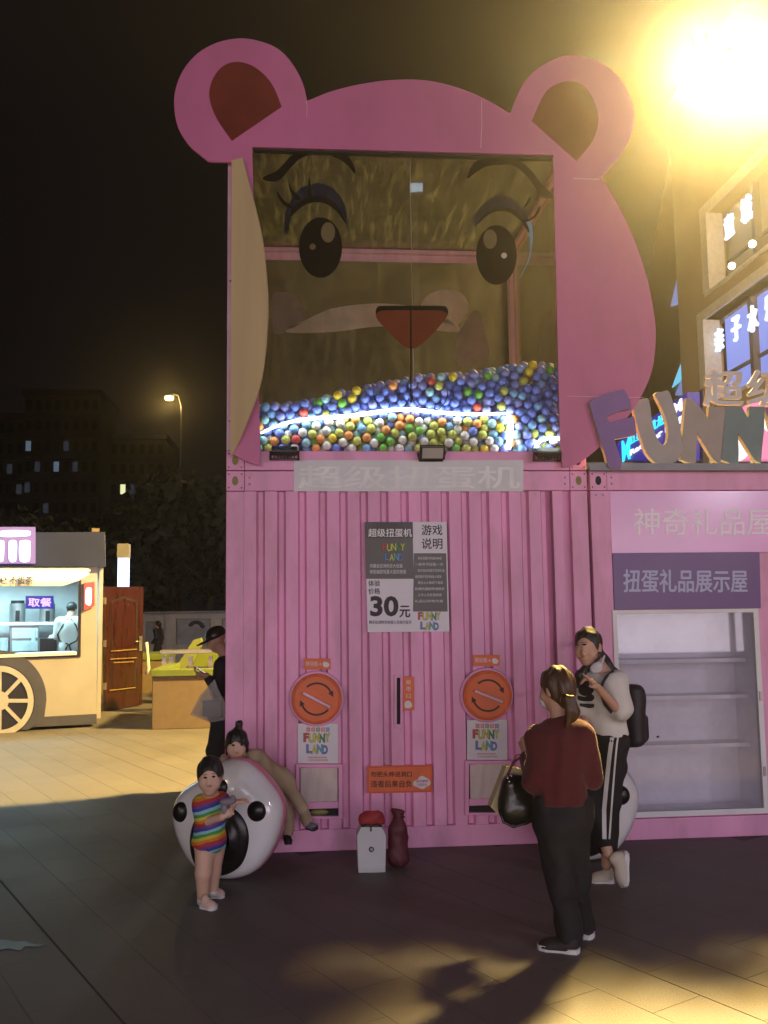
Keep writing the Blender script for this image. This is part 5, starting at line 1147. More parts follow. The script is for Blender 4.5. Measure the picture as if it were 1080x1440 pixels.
def eye_pair(S, par, pts, Y0, w_, hh_, brow=True, lip=None, bw=1.3):
    for (x, y) in pts:
        skin_px(S, par, 'eye', 'eyedark', [(x + w_ * math.cos(t), y + hh_ * math.sin(t)) for t in np.linspace(0, 2 * math.pi, 12, endpoint=False)], Y0, .0012)
        if brow: skin_px(S, par, 'eyebrow', 'hairblack', [(x - w_ * bw, y - hh_ * 2.6), (x, y - hh_ * 3.3), (x + w_ * bw, y - hh_ * 2.7), (x + w_ * bw, y - hh_ * 2.3), (x, y - hh_ * 2.7), (x - w_ * bw, y - hh_ * 2.1)], Y0, .0012)
    if lip: x, y, lw, lh = lip; skin_px(S, par, 'mouth', 'lips', [(x - lw, y), (x - lw * .4, y - lh), (x, y - lh * .7), (x + lw * .4, y - lh), (x + lw, y), (x, y + lh)], Y0, .0012)
def person(label, loc, group=None): return thing('person', label, 'person', loc, group)

# ---------------------------------------------------------------- woman in the dark red sweater, back to the viewer
def woman_red():
    t = person('woman in a dark red sweater and black trousers seen from behind with a black handbag', at(800, 1335, Z=0))
    g_ = lambda x, y, Y: A3(at(x, y, Y=Y)); B = -2.12
    J = dict(N=g_(788, 1014, B), P=g_(791, 1150, B), SL=g_(759, 1040, B + .02), SR=g_(819, 1034, B - .03), EL=g_(750, 1098, B + .02), WL=g_(741, 1064, B + .22), ER=g_(831, 1092, B + .02), WR=g_(806, 1072, B + .22),
             HL=g_(776, 1160, B), HR=g_(806, 1158, B + .01), KL=g_(788, 1244, B - .01), KR=g_(809, 1236, B + .09), AL=g_(801, 1322, B - .03), AR=g_(820, 1308, B + .16))
    S = Sdf(); H = at(783, 968, Y=B + .03); Fd = (-.55, .82, -.12); torso(S, J, .125, .085, .13, .10); limbs(S, J, (.040, .034, .024, .072, .05, .034))
    S.c(J['N'] - A3((0, 0, .02)), A3(H) - A3((0, 0, .06)), .050, .046, .03); F, U, R = head(S, H, Fd, .98)
    hand(S, J['WL'], (-.25, .25, .9), (.9, .2, 0), .95, .8); hand(S, J['WR'], (-.9, .2, .3), (0, -.3, 1), .95, .6); body = grow(S, .0065, 'body', 'skin', t)
    C = Sdf(); torso(C, J, .150, .108, .162, .132)
    for s in 'LR':
        C.c(J['S' + s], J['E' + s], .066, .060, .05); w_ = J['E' + s] + (J['W' + s] - J['E' + s]) * .88; C.c(J['E' + s], w_, .058, .044, .03)
    C.c(J['N'] + A3((0, 0, .012)), J['N'] - A3((0, 0, .05)), .066, .09, .05); C.noise = folds(.0065, 46, 3); C.cut(g_(790, 1130, B), (0, 0, -1)); C.cut(A3(J['N']) + A3((0, 0, .028)), (-.25, .1, 1))
    grow(C, .008, 'sweater', 'maroon', t)
    hm_ = Sdf(); hm_.c(g_(764, 1127, B), g_(820, 1127, B), .02); T = Sdf()
    for s in 'LR': T.c(J['H' + s], J['K' + s], .090, .073, .05); T.c(J['K' + s], J['A' + s] - A3((0, 0, .02)), .070, .064, .03)
    T.e(g_(791, 1150, B), (.150, .115, .12), None, .06); T.c(g_(774, 1128, B), g_(808, 1128, B), .086, .086, .05); T.noise = folds(.0065, 38, 5); T.cut(g_(790, 1116, B), (0, 0, 1)); T.cut(A3((0, 0, .045)), (0, 0, -1)); grow(T, .009, 'trousers', 'trouser', t)
    hs = Sdf(); fr = (R, F, U); Hc = H + U * .024 - F * .010
    hs.e(Hc, (.084, .100, .098), fr, .02); hs.e(H - F * .05 - U * .03, (.066, .055, .075), fr, .03); hs.noise = strands(.0030, 120)
    face_open(hs, H, F, U, R, 1.0, .062); grow(hs, .006, 'hair', 'hairbrown', t)
    pt = Sdf(); a, b, c_, d_ = (g_(*q) for q in ((791, 985, B - .07), (800, 984, B - .11), (806, 1000, B - .11), (798, 1020, B - .10)))
    pt.c(a, b, .020, .024, .01); pt.c(b, c_, .024, .034, .02); pt.c(c_, d_, .032, .012, .02); pt.noise = strands(.0045, 130); grow(pt, .006, 'ponytail', 'hairbrown', t)
    MB().ell(g_(793, 984, B - .08), (.022, .016, .026), 12, 8).build('hair_tie', 'gold', t, smooth=True)
    mk = Sdf(); mk.e(H + F * .075 - U * .055, (.055, .04, .05), fr, .02); grow(mk, .006, 'face_mask', 'mask', t)
    wb = MB(); wb.tube([g_(757, 1128, B - .115), g_(790, 1131, B - .125), g_(822, 1128, B - .11)], .011, 8)
    shoe(t, at(815, 1340, Z=0), at(756, 1333, Z=0), ZU, .10, .095, 'shoeblack', 'sole'); shoe(t, at(834, 1320, Z=0), at(797, 1312, Z=0), ZU, .10, .095, 'shoeblack', 'sole')
    # bags on her forearm
    bg_ = thing('handbag', 'slouchy black leather handbag hanging from the arm of the woman in red', 'handbag', at(727, 1160, Y=B + .15))
    Q = Sdf(); cb = g_(727, 1122, B + .16); Q.b(cb, (.088, .055, .120), (V((.97, .1, -.16)).normalized(), V((-.1, 1, 0)).normalized(), V((.16, .02, .98)).normalized()), .05); Q.e(cb - A3((.0, 0, .06)), (.098, .07, .085), None, .05); Q.noise = folds(.005, 34, 8); grow(Q, .007, 'bag_body', 'leather', bg_)
    hb_ = MB(); hb_.tube([g_(*p) for p in ((714, 1090, B + .12), (722, 1072, B + .14), (737, 1061, B + .17), (744, 1072, B + .14), (743, 1092, B + .12))], .007, 8); hb_.build('handle', M['maroonbag'], bg_, smooth=True)
    hb_ = MB(); hb_.tube([g_(*p) for p in ((702, 1138, B + .10), (708, 1156, B + .09), (722, 1163, B + .09), (738, 1158, B + .09), (748, 1148, B + .10))], .007, 8); hb_.build('strap', 'leather', bg_, smooth=True)
    ck = MB()
    for px, py in ((714, 1094), (719, 1091), (716, 1099), (736, 1101)): ck.ell(march(Q, [list(at(px, py, Y=B - .1))], [list(at(px, py, Y=0) - CAM)])[0], .0075, 10, 6)
    ck.build('metal_charm', mat('silver_charm', (.7, .7, .7), .15, metal=1), bg_, smooth=True)
    pb_ = thing('paper_bag', 'cream paper shopping bag behind the black handbag', 'shopping bag', at(710, 1150, Y=B + .3))
    q = MB(); q.prism([[at(x, y, Y=B + .24) for x, y in ((712, 1078), (738, 1083), (733, 1158), (707, 1152), (690, 1135))]], (0, .09, 0)); q.build('bag_body', 'paper', pb_, bevel=.003)
    q = MB(); q.tube([at(*p, Y=B + .235) for p in ((718, 1081), (726, 1062), (738, 1060))], .003, 6); q.build('handle', 'maroonbag', pb_, smooth=True)
woman_red()

# ---------------------------------------------------------------- woman in the white T-shirt with a backpack
def woman_white():
    t = person('woman in a white printed T-shirt and striped black trousers with one hand at her chin', at(852, 1240, Z=0))
    g_ = lambda x, y, Y: A3(at(x, y, Y=Y)); B = -1.02
    J = dict(N=g_(849, 946, B), P=g_(855, 1040, B), SL=g_(866, 960, B - .10), SR=g_(829, 962, B + .07), EL=g_(874, 1003, B - .15), WL=g_(842, 968, B - .24), ER=g_(821, 1000, B + .05), WR=g_(826, 1028, B - .05),
             HL=g_(862, 1052, B - .05), HR=g_(846, 1052, B + .06), KL=g_(857, 1125, B - .07), KR=g_(833, 1122, B - .04), AL=g_(853, 1216, B - .03), AR=g_(855, 1200, B - .12))
    S = Sdf(); H = at(827, 909, Y=B - .02); Fd = (-.56, -.80, -.10); torso(S, J, .125, .09, .125, .10); limbs(S, J, (.042, .036, .024, .07, .05, .034))
    S.c(J['N'], A3(H) + A3((.02, .01, -.06)), .050, .048, .03); F, U, R = head(S, H, Fd, 1.06)
    hand(S, J['WL'], (-.62, -.10, .62), (-.5, .2, -.6), .98, .75, point=True); hand(S, J['WR'], (-.2, -.2, -1), (-.5, .5, 0), .95, .5); grow(S, .0062, 'body', 'skin', t)
    eye_pair(S, t, ((810.5, 907), (822, 906.5)), B - .5, 3.4, 1.15, True, (817.5, 925, 4.2, 1.5))
    fr = (R, F, U)
    C = Sdf(); sd_, f_, up = torso(C, J, .148, .112, .140, .118)
    for s in 'LR':
        e = J['S' + s] + (J['E' + s] - J['S' + s]) * .86; C.c(J['S' + s], e, .074, .076, .05)
    C.noise = folds(.007, 40, 11); C.cut(g_(855, 1034, B), (.06, 0, -1)); C.cut(A3(J['N']) + A3((0, 0, .030)), (-.22, -.22, 1)); grow(C, .0075, 'tshirt', 'tee', t)
    for pts in (smooth_loop([(814, 962), (818, 954), (826, 956), (829, 963), (823, 966), (818, 961), (816, 968), (822, 973), (830, 970), (833, 962), (836, 968), (832, 976), (822, 979), (814, 974)], 2), smooth_loop([(813, 978), (822, 980), (832, 976), (836, 981), (832, 986), (820, 986), (813, 984)], 2), [(815, 989), (836, 990), (835, 995), (828, 996), (815, 993)], smooth_loop([(812, 950), (818, 945), (820, 950), (815, 956), (812, 962)], 2)): skin_px(C, t, 'shirt_print', 'ink', pts, B - .6, .003, 2)
    T = Sdf()
    for s in 'LR': T.c(J['H' + s], J['K' + s], .092, .076, .05)
    T.c(J['KL'], J['AL'] + A3((0, 0, .13)), .076, .074, .03); T.c(J['KR'], J['AR'] + (J['KR'] - J['AR']) * .22, .070, .060, .03); T.e(g_(855, 1040, B), (.135, .125, .12), None, .06); T.noise = folds(.006, 38, 6); T.cut(g_(855, 1028, B), (0, 0, 1)); tr = grow(T, .008, 'trousers', 'trouser', t)
    for x0, x1, w_ in ((861, 846, 3.0), (869, 857, 1.3)):
        mid = [(x0 + (x1 - x0) * (i / 14) ** .8 + (4 if i > 10 and w_ > 2 else 0) * (i - 10) / 4, 1037 + (1180 - 1037) * i / 14) for i in range(15)]
        P3 = []
        for x, y in mid: P3 += [list(at(x - w_, y, Y=B - .6)), list(at(x, y, Y=B - .6)), list(at(x + w_, y, Y=B - .6))]
        P3 = np.array(P3); dd_ = P3 - A3(CAM); hp = march(T, P3, dd_) - dd_ / np.linalg.norm(dd_, axis=1)[:, None] * .003
        MB().add([V(p) for p in hp], [(3 * i + k, 3 * i + k + 1, 3 * i + k + 4, 3 * i + k + 3) for i in range(14) for k in (0, 1)]).build('stripe', 'sole', tr, smooth=True)
    hs = Sdf(); Hc = H + U * .026 - F * .012; hs.e(Hc, (.086, .102, .100), fr, .02); hs.c(A3(H - F * .07 - U * .02), g_(860, 948, B + .06), .055, .045, .04); hs.c(g_(860, 948, B + .06), g_(874, 985, B + .06), .045, .02, .03); hs.noise = strands(.0030, 120)
    face_open(hs, H, F, U, R, 1.06, .066, .066, .070); grow(hs, .006, 'hair', 'hairblack', t)
    h2 = Sdf(); h2.c(A3(H + R * -.07 - U * .05), g_(815, 950, B - .05), .022, .03, .02); h2.c(g_(815, 950, B - .05), g_(812, 966, B - .05), .024, .010, .02); h2.noise = strands(.002, 160); grow(h2, .006, 'hair_lock', 'hairblack', t)
    mk = Sdf(); mk.e(V(g_(839, 939, B - .13)), (.046, .022, .034), (V((.9, -.2, .38)).normalized(), V((.2, .97, .05)).normalized(), V((-.38, .03, .92)).normalized()), .02); mk.c(g_(845, 936, B - .12), g_(850, 922, B - .08), .012, .006, .02); mk.noise = folds(.004, 60, 2); grow(mk, .006, 'face_mask', 'mask', t)
    shoe(t, at(864, 1241, Z=0), at(829, 1240, Z=0), ZU, .095, .10, 'shoecream', 'sole')
    shoe(t, at(880, 1197, Y=B - .14), at(873, 1247, Y=B - .16), V((-.96, -.2, .1)), .095, .11, 'shoecream', 'sole')
    bp_ = thing('backpack', 'black backpack on the back of the woman in the white T-shirt', 'backpack', at(888, 1050, Y=B + .1))
    Q = Sdf(); cb = g_(884, 1006, B + .09); fr2 = (V((.6, -.8, 0)), V((.8, .6, 0)), V((-.12, 0, 1)).normalized()); Q.b(cb, (.115, .065, .205), fr2, .055); Q.b(cb + A3((.055, .040, -.09)), (.10, .045, .095), fr2, .04, .015); Q.noise = folds(.004, 24, 4); grow(Q, .008, 'pack', 'nylon', bp_)
    sp = MB(); pts = march(C, np.array([list(at(x, y, Y=B - .6)) for x, y in ((862, 944), (852, 952), (846, 964), (845, 976), (850, 990), (860, 1002))]), np.array([list(at(x, y, Y=B) - CAM) for x, y in ((862, 944), (852, 952), (846, 964), (845, 976), (850, 990), (860, 1002))]))
    sp.tube([V(p) - V((0, .006, 0)) for p in pts], .011, 8); sp.build('strap', 'nylon', bp_, smooth=True)
woman_white()

# ---------------------------------------------------------------- toddler in the rainbow romper
def toddler():
    t = person('toddler in a rainbow striped romper standing in front of the left paw seat', at(293, 1272, Z=0))
    g_ = lambda x, y, Y: A3(at(x, y, Y=Y)); B = -1.13
    J = dict(N=g_(297, 1119, B), P=g_(294, 1182, B), SL=g_(312, 1126, B + .02), SR=g_(283, 1129, B), EL=g_(320, 1143, B - .05), WL=g_(329, 1129, B - .12), ER=g_(287, 1156, B - .06), WR=g_(312, 1149, B - .15),
             HL=g_(303, 1190, B + .03), HR=g_(288, 1190, B - .02), KL=g_(299, 1226, B + .05), KR=g_(286, 1228, B - .05), AL=g_(299, 1251, B + .06), AR=g_(285, 1262, B - .02))
    S = Sdf(); H = at(295.5, 1090, Y=B - .02); Fd = (.02, -.98, -.14); torso(S, J, .085, .075, .085, .08); limbs(S, J, (.032, .029, .022, .062, .048, .034))
    S.c(J['N'], A3(H) - A3((0, 0, .05)), .038, .036, .02); F, U, R = head(S, H, Fd, .95, True)
    hand(S, J['WL'], (.9, -.2, .25), (0, .3, -1), .62, .4); hand(S, J['WR'], (.85, -.1, .5), (.2, .8, 0), .62, .7); grow(S, .005, 'body', 'skinfair', t)
    eye_pair(S, t, ((288.6, 1093.6), (300.4, 1092.2)), B - .4, 2.5, 1.5, True, (295.3, 1105.3, 3.0, 1.3), 1.1)
    fr = (R, F, U); C = Sdf(); torso(C, J, .098, .088, .098, .095)
    for s in 'LR': e = J['S' + s] + (J['E' + s] - J['S' + s]) * (.92 if s == 'R' else .75); C.c(J['S' + s], e, .045, .046, .03)
    for s in 'LR': C.c(J['P'], J['H' + s] + A3((0, 0, .0)), .07, .062, .04)
    C.noise = folds(.003, 40, 9); C.cut(J['N'] + A3((0, 0, .014)), (0, -.3, 1)); C.cut(J['HL'] - A3((0, 0, .035)), (.25, 0, -1)); C.cut(J['HR'] - A3((0, 0, .02)), (-.35, 0, -1)); grow(C, .005, 'romper', 'rainbow', t)
    hs = Sdf(); hs.e(H + U * .022 - F * .009, (.080, .094, .094), fr, .02); hs.e(H - F * .033 - U * .022, (.075, .061, .066), fr, .03); hs.noise = strands(.0022, 150)
    face_open(hs, H, F, U, R, .95, .052, .066); grow(hs, .005, 'hair', 'hairblack', t)
    for hl, to in (((284, 1276), (303, 1280)), ((296, 1262), (316, 1262))): shoe(t, at(*hl, Z=0), at(*to, Z=0), ZU, .070, .075, 'shoepink', 'sole')
    MB().tube([J['AR'], J['AR'] - A3((0, 0, .035))], .034, 12).build('sock', 'sole', t, smooth=True); MB().tube([J['AL'], J['AL'] - A3((0, 0, .03))], .034, 12).build('sock', 'sole', t, smooth=True)
    ty = thing('soft_toy', 'small grey soft toy held in both hands of the toddler', 'toy', at(322, 1130, Y=B - .15)); Q = Sdf(); c0 = g_(320, 1127, B - .15); Q.e(c0, (.05, .03, .022), None, .01); Q.e(c0 + A3((.03, 0, .012)), (.02, .02, .024), None, .01); Q.e(c0 + A3((-.02, 0, -.045)), (.02, .02, .04), None, .01)
    grow(Q, .005, 'toy', mat('grey_plush', (.20, .17, .22), .9, var=.2), ty)
toddler()

# ---------------------------------------------------------------- girl draped over the paw seat
def girl():
    t = person('small girl with a topknot in a beige suit climbing over the left paw seat', at(380, 1150, Y=-.2))
    g_ = lambda x, y, Y: A3(at(x, y, Y=Y))
    J = dict(N=g_(347, 1062, -.40), P=g_(399, 1099, -.26), SL=g_(358, 1063, -.46), SR=g_(342, 1067, -.30), EL=g_(349, 1078, -.56), WL=g_(337, 1075, -.62), ER=g_(316, 1066, -.30), WR=g_(318, 1075, -.46),
             HL=g_(405, 1105, -.28), HR=g_(397, 1110, -.18), KL=g_(424, 1136, -.20), KR=g_(406, 1146, -.12), AL=g_(435, 1157, -.09), AR=g_(405, 1172, -.09))
    S = Sdf(); H = at(333, 1046, Y=-.45); Fd = (-.02, -.95, -.12); torso(S, J, .074, .066, .07, .07); limbs(S, J, (.030, .027, .021, .046, .036, .028))
    S.c(J['N'], A3(H) - A3((-.01, -.02, .05)), .038, .036, .03); F, U, R = head(S, H, Fd, .88, True)
    hand(S, J['WL'], (-.9, -.2, -.1), (0, .3, -1), .62, .5); hand(S, J['WR'], (.5, -.7, -.3), (0, .3, -1), .62, .5); grow(S, .0055, 'body', 'skinfair', t)
    eye_pair(S, t, ((327.8, 1048), (339.6, 1047.6)), -.8, 2.6, 1.2, False, (333.5, 1059.5, 2.8, 1.1))
    C = Sdf(); torso(C, J, .088, .078, .084, .082)
    for s in 'LR':
        C.c(J['S' + s], J['E' + s], .042, .038, .03); C.c(J['E' + s], J['E' + s] + (J['W' + s] - J['E' + s]) * .85, .042, .034, .02); C.c(J['H' + s], J['K' + s], .054, .043, .04); C.c(J['K' + s], J['K' + s] + (J['A' + s] - J['K' + s]) * .85, .047, .038, .02)
    C.noise = folds(.006, 34, 12); C.cut(A3(H) - A3((0, 0, .085)), (-.5, -.2, 1)); grow(C, .006, 'suit', 'beige', t)
    fr = (R, F, U); hs = Sdf(); hs.e(H + U * .020 - F * .006, (.076, .088, .086), fr, .02); hs.c(H + U * .09 - F * .01 - R * .012, H + U * .135 - F * .01 - R * .016, .022, .027, .015); hs.c(H + R * .066 - U * .0, H + R * .072 - U * .07, .018, .010, .02); hs.c(H - R * .066 - U * .0, H - R * .072 - U * .08, .018, .010, .02); hs.noise = strands(.0022, 150)
    face_open(hs, H, F, U, R, .88, .036, .062); grow(hs, .005, 'hair', 'hairblack', t)
    shoe(t, g_(432, 1163, -.10), g_(441, 1157, -.20), V((-.3, -.2, .9)), .06, .06, mat('violet_grey_shoe', (.20, .17, .26), .7), 'shoeblack'); shoe(t, g_(403, 1180, -.06), g_(406, 1186, -.22), ZU, .06, .06, 'violet_grey_shoe_' if 'violet_grey_shoe_' in M else M['denim'], 'shoeblack')
girl()

# ---------------------------------------------------------------- man in a cap at the corner, kiosk worker, far walker
def man_cap():
    t = person('man in a black cap and dark clothes looking at his phone behind the container corner', at(304, 1104, Z=0))
    g_ = lambda x, y, Y: A3(at(x, y, Y=Y)); B = 2.42
    J = dict(N=g_(317, 921, B), P=g_(315, 1004, B), SL=g_(312, 936, B - .14), SR=g_(322, 936, B + .14), EL=g_(305, 972, B - .20), WL=g_(290, 950, B - .24), ER=g_(312, 972, B + .18), WR=g_(292, 954, B + .05),
             HL=g_(312, 1012, B - .08), HR=g_(317, 1012, B + .08), KL=g_(302, 1056, B - .08), KR=g_(315, 1056, B + .08), AL=g_(303, 1096, B - .08), AR=g_(320, 1094, B + .10))
    S = Sdf(); H = at(304, 898, Y=B); Fd = (-.86, -.30, -.40); torso(S, J, .15, .10, .13, .105); limbs(S, J, (.05, .044, .03, .08, .058, .04))
    S.c(J['N'], A3(H) + A3((.02, 0, -.06)), .058, .055, .03); F, U, R = head(S, H, Fd, 1.05); hand(S, J['WL'], (-.9, -.1, .25), (0, 0, 1), 1.0, .5); hand(S, J['WR'], (-.9, -.2, .15), (0, 0, 1), 1.0, .6); grow(S, .007, 'body', 'skin', t)
    C = Sdf(); torso(C, J, .17, .12, .15, .125)
    for s in 'LR': C.c(J['S' + s], J['E' + s], .068, .06, .05); C.c(J['E' + s], J['E' + s] + (J['W' + s] - J['E' + s]) * .8, .064, .05, .03)
    C.noise = folds(.006, 24, 21); C.cut(A3(J['P']) - A3((0, 0, .06)), (0, 0, -1)); grow(C, .010, 'jacket', mat('dark_jacket', (.016, .013, .022), .8, var=.2), t)
    T = Sdf(); T.e(J['P'], (.16, .13, .13), None, .06)
    for s in 'LR': T.c(J['H' + s], J['K' + s], .10, .08, .05); T.c(J['K' + s], J['A' + s], .078, .068, .03)
    T.noise = folds(.005, 24, 22); grow(T, .010, 'trousers', 'denim', t)
    fr = (R, F, U); cp = Sdf(); cp.e(H + U * .035 - F * .012, (.095, .112, .088), fr, .02); cp.cut(A3(H + U * .012), -A3(U)); cp.e(H + F * .13 + U * .012, (.075, .085, .014), fr, .02); grow(cp, .007, 'cap', 'black', t)
    for s in 'LR': f0 = V(J['A' + s]); shoe(t, V((f0.x + .07, f0.y, 0)), V((f0.x - .19, f0.y - .05, 0)), ZU, .10, .10, 'shoeblack', 'shoeblack')
    ph = thing('phone', 'smartphone held low in the hands of the man in the cap', 'phone', at(282, 944, Y=B - .15)); MB().obox(at(282, 943, Y=B - .12), V((-.7, -.2, .5)).normalized(), (0, 1, 0), V((.5, 0, .7)).normalized(), .07, .036, .005).build('phone_body', 'black', ph, bevel=.004)
    bg2 = thing('plastic_bag', 'clear plastic carrier bag hanging from the arm of the man in the cap', 'carrier bag', at(292, 1012, Y=B - .3))
    q = MB(); q.prism([[at(x, y, Y=B - .34) for x, y in ((302, 955), (306, 968), (318, 990), (317, 1012), (296, 1016), (267, 1005), (281, 978))]], (0, .02, 0)); q.prism([[at(x, y, Y=B - .24) for x, y in ((302, 955), (308, 970), (318, 992), (316, 1010), (294, 1014), (270, 1003), (284, 978))]], (0, .02, 0)); q.build('film', 'plastic', bg2)
    q = MB(); q.box(tuple(at(284, 1008, Y=B - .31)), tuple(at(312, 984, Y=B - .26))); q.build('box_inside', M['mask'], bg2, bevel=.01)
man_cap()
def worker():
    t = person('kiosk worker in a white shirt with crossed black apron straps, back turned', vp(97, 925, -.9))
    g_ = lambda x, y, o=-.9: A3(vp(x, y, o)); B = vp(97, 880, -.9).y
    J = dict(N=g_(98, 867), P=g_(97, 925), SL=g_(84, 875), SR=g_(110, 875), EL=g_(79, 896, -.95), WL=g_(71, 897, -1.2), ER=g_(112, 900, -.95), WR=g_(106, 905, -1.2), HL=g_(92, 935), HR=g_(103, 935), KL=g_(92, 965), KR=g_(103, 965), AL=g_(92, 985), AR=g_(103, 985))
    S = Sdf(); H = vp(101, 856, -.98); Fd = (.15, .9, -.35); torso(S, J, .15, .10, .14, .11); limbs(S, J, (.05, .042, .03, .08, .06, .04), legs=False); S.c(J['N'], A3(H) - A3((0, 0, .06)), .055, .05, .03); F, U, R = head(S, H, Fd, 1.0)
    hand(S, J['WL'], (-.3, .8, -.1), (0, 0, -1), 1, .5); hand(S, J['WR'], (-.3, .8, -.1), (0, 0, -1), 1, .5); grow(S, .008, 'body', 'skin', t)
    C = Sdf(); torso(C, J, .19, .125, .17, .13)
    for s in 'LR': C.c(J['S' + s], J['E' + s], .075, .066, .05); C.c(J['E' + s], J['E' + s] + (J['W' + s] - J['E' + s]) * .8, .06, .05, .03)
    C.noise = folds(.005, 26, 31); C.cut(A3(J['N']) + A3((0, 0, .02)), (0, 0, 1)); grow(C, .010, 'shirt', 'tee', t)
    hs = Sdf(); hs.e(H + U * .02 - F * .01, (.086, .102, .094), (R, F, U), .02); hs.cut(A3(H - U * .05), -A3(U)); hs.cut(A3(H + F * .07), A3(F)); grow(hs, .008, 'hair', 'hairblack', t)
    ap = MB()
    for pts in (((93, 864), (100, 871), (107, 880), (111, 892), (108, 901), (98, 906)), ((102, 864), (96, 870), (88, 880), (81, 893), (84, 901), (96, 906)), ((96, 906), (92, 914)), ((97, 906), (100, 915))):
        P3 = np.array([list(vp(x, y, -.4)) for x, y in pts]); hp = march(C, P3, P3 - A3(CAM)); ap.tube([V(p) - V((0, .004, 0)) for p in hp], .013, 6)
    ap.build('apron_straps', 'black', t, smooth=True)
    A_ = Sdf(); A_.c(g_(88, 919), g_(106, 919), .15, .15, .02); A_.cut(g_(97, 915), (0, 0, 1)); grow(A_, .01, 'apron', 'black', t)
worker()
def walker():
    c0 = at(222, 900, Y=23.5); t = person('distant walker in dark clothes before the pale mural wall', (c0.x, 23.5, 0)); x, y = c0.x, 23.5; k = 1.0
    p = lambda dx, dy, z: A3((x + dx, y + dy, z)); J = dict(N=p(0, 0, 1.24), P=p(0, 0, .80), SL=p(-.06, -.15, 1.18), SR=p(.06, .15, 1.18), EL=p(-.02, -.2, .95), WL=p(-.14, -.18, .80), ER=p(.1, .2, .95), WR=p(.08, .2, .75), HL=p(0, -.08, .75), HR=p(0, .08, .75), KL=p(-.08, -.08, .42), KR=p(.08, .08, .42), AL=p(-.02, -.08, .06), AR=p(.18, .08, .08))
    S = Sdf(); torso(S, J, .14, .10, .13, .1); limbs(S, J, (.045, .04, .03, .075, .055, .04)); S.c(J['N'], p(-.02, 0, 1.32), .05, .05, .03); F, U, R = head(S, V(p(-.02, 0, 1.38)), (-.95, -.2, -.1), .95); hand(S, J['WL'], (-.2, 0, -1), (1, 0, 0)); hand(S, J['WR'], (-.1, 0, -1), (1, 0, 0)); grow(S, .014, 'body', 'skin', t)
    C = Sdf(); torso(C, J, .165, .125, .155, .125)
    for s in 'LR': C.c(J['S' + s], J['E' + s], .07, .06, .05); C.c(J['E' + s], J['W' + s], .06, .05, .03)
    C.cut(A3((x, y, .66)), (0, 0, -1)); grow(C, .016, 'coat', 'nylon', t)
    T = Sdf()
    for s in 'LR': T.c(J['H' + s], J['K' + s], .095, .075, .05); T.c(J['K' + s], J['A' + s], .075, .06, .03)
    grow(T, .016, 'trousers', 'denim', t); hs = Sdf(); hs.e(V(p(0, 0, 1.40)), (.10, .09, .10), None, .02); hs.c(p(.05, 0, 1.38), p(.07, 0, 1.2), .06, .04, .03); hs.cut(p(-.07, 0, 1.4), (-1, 0, 0)); grow(hs, .014, 'hair', 'hairblack', t)
    for s in 'LR': f0 = V(J['A' + s]); shoe(t, V((f0.x + .07, f0.y, 0)), V((f0.x - .18, f0.y, 0)), ZU, .09, .09, 'shoeblack', 'shoeblack')
walker()

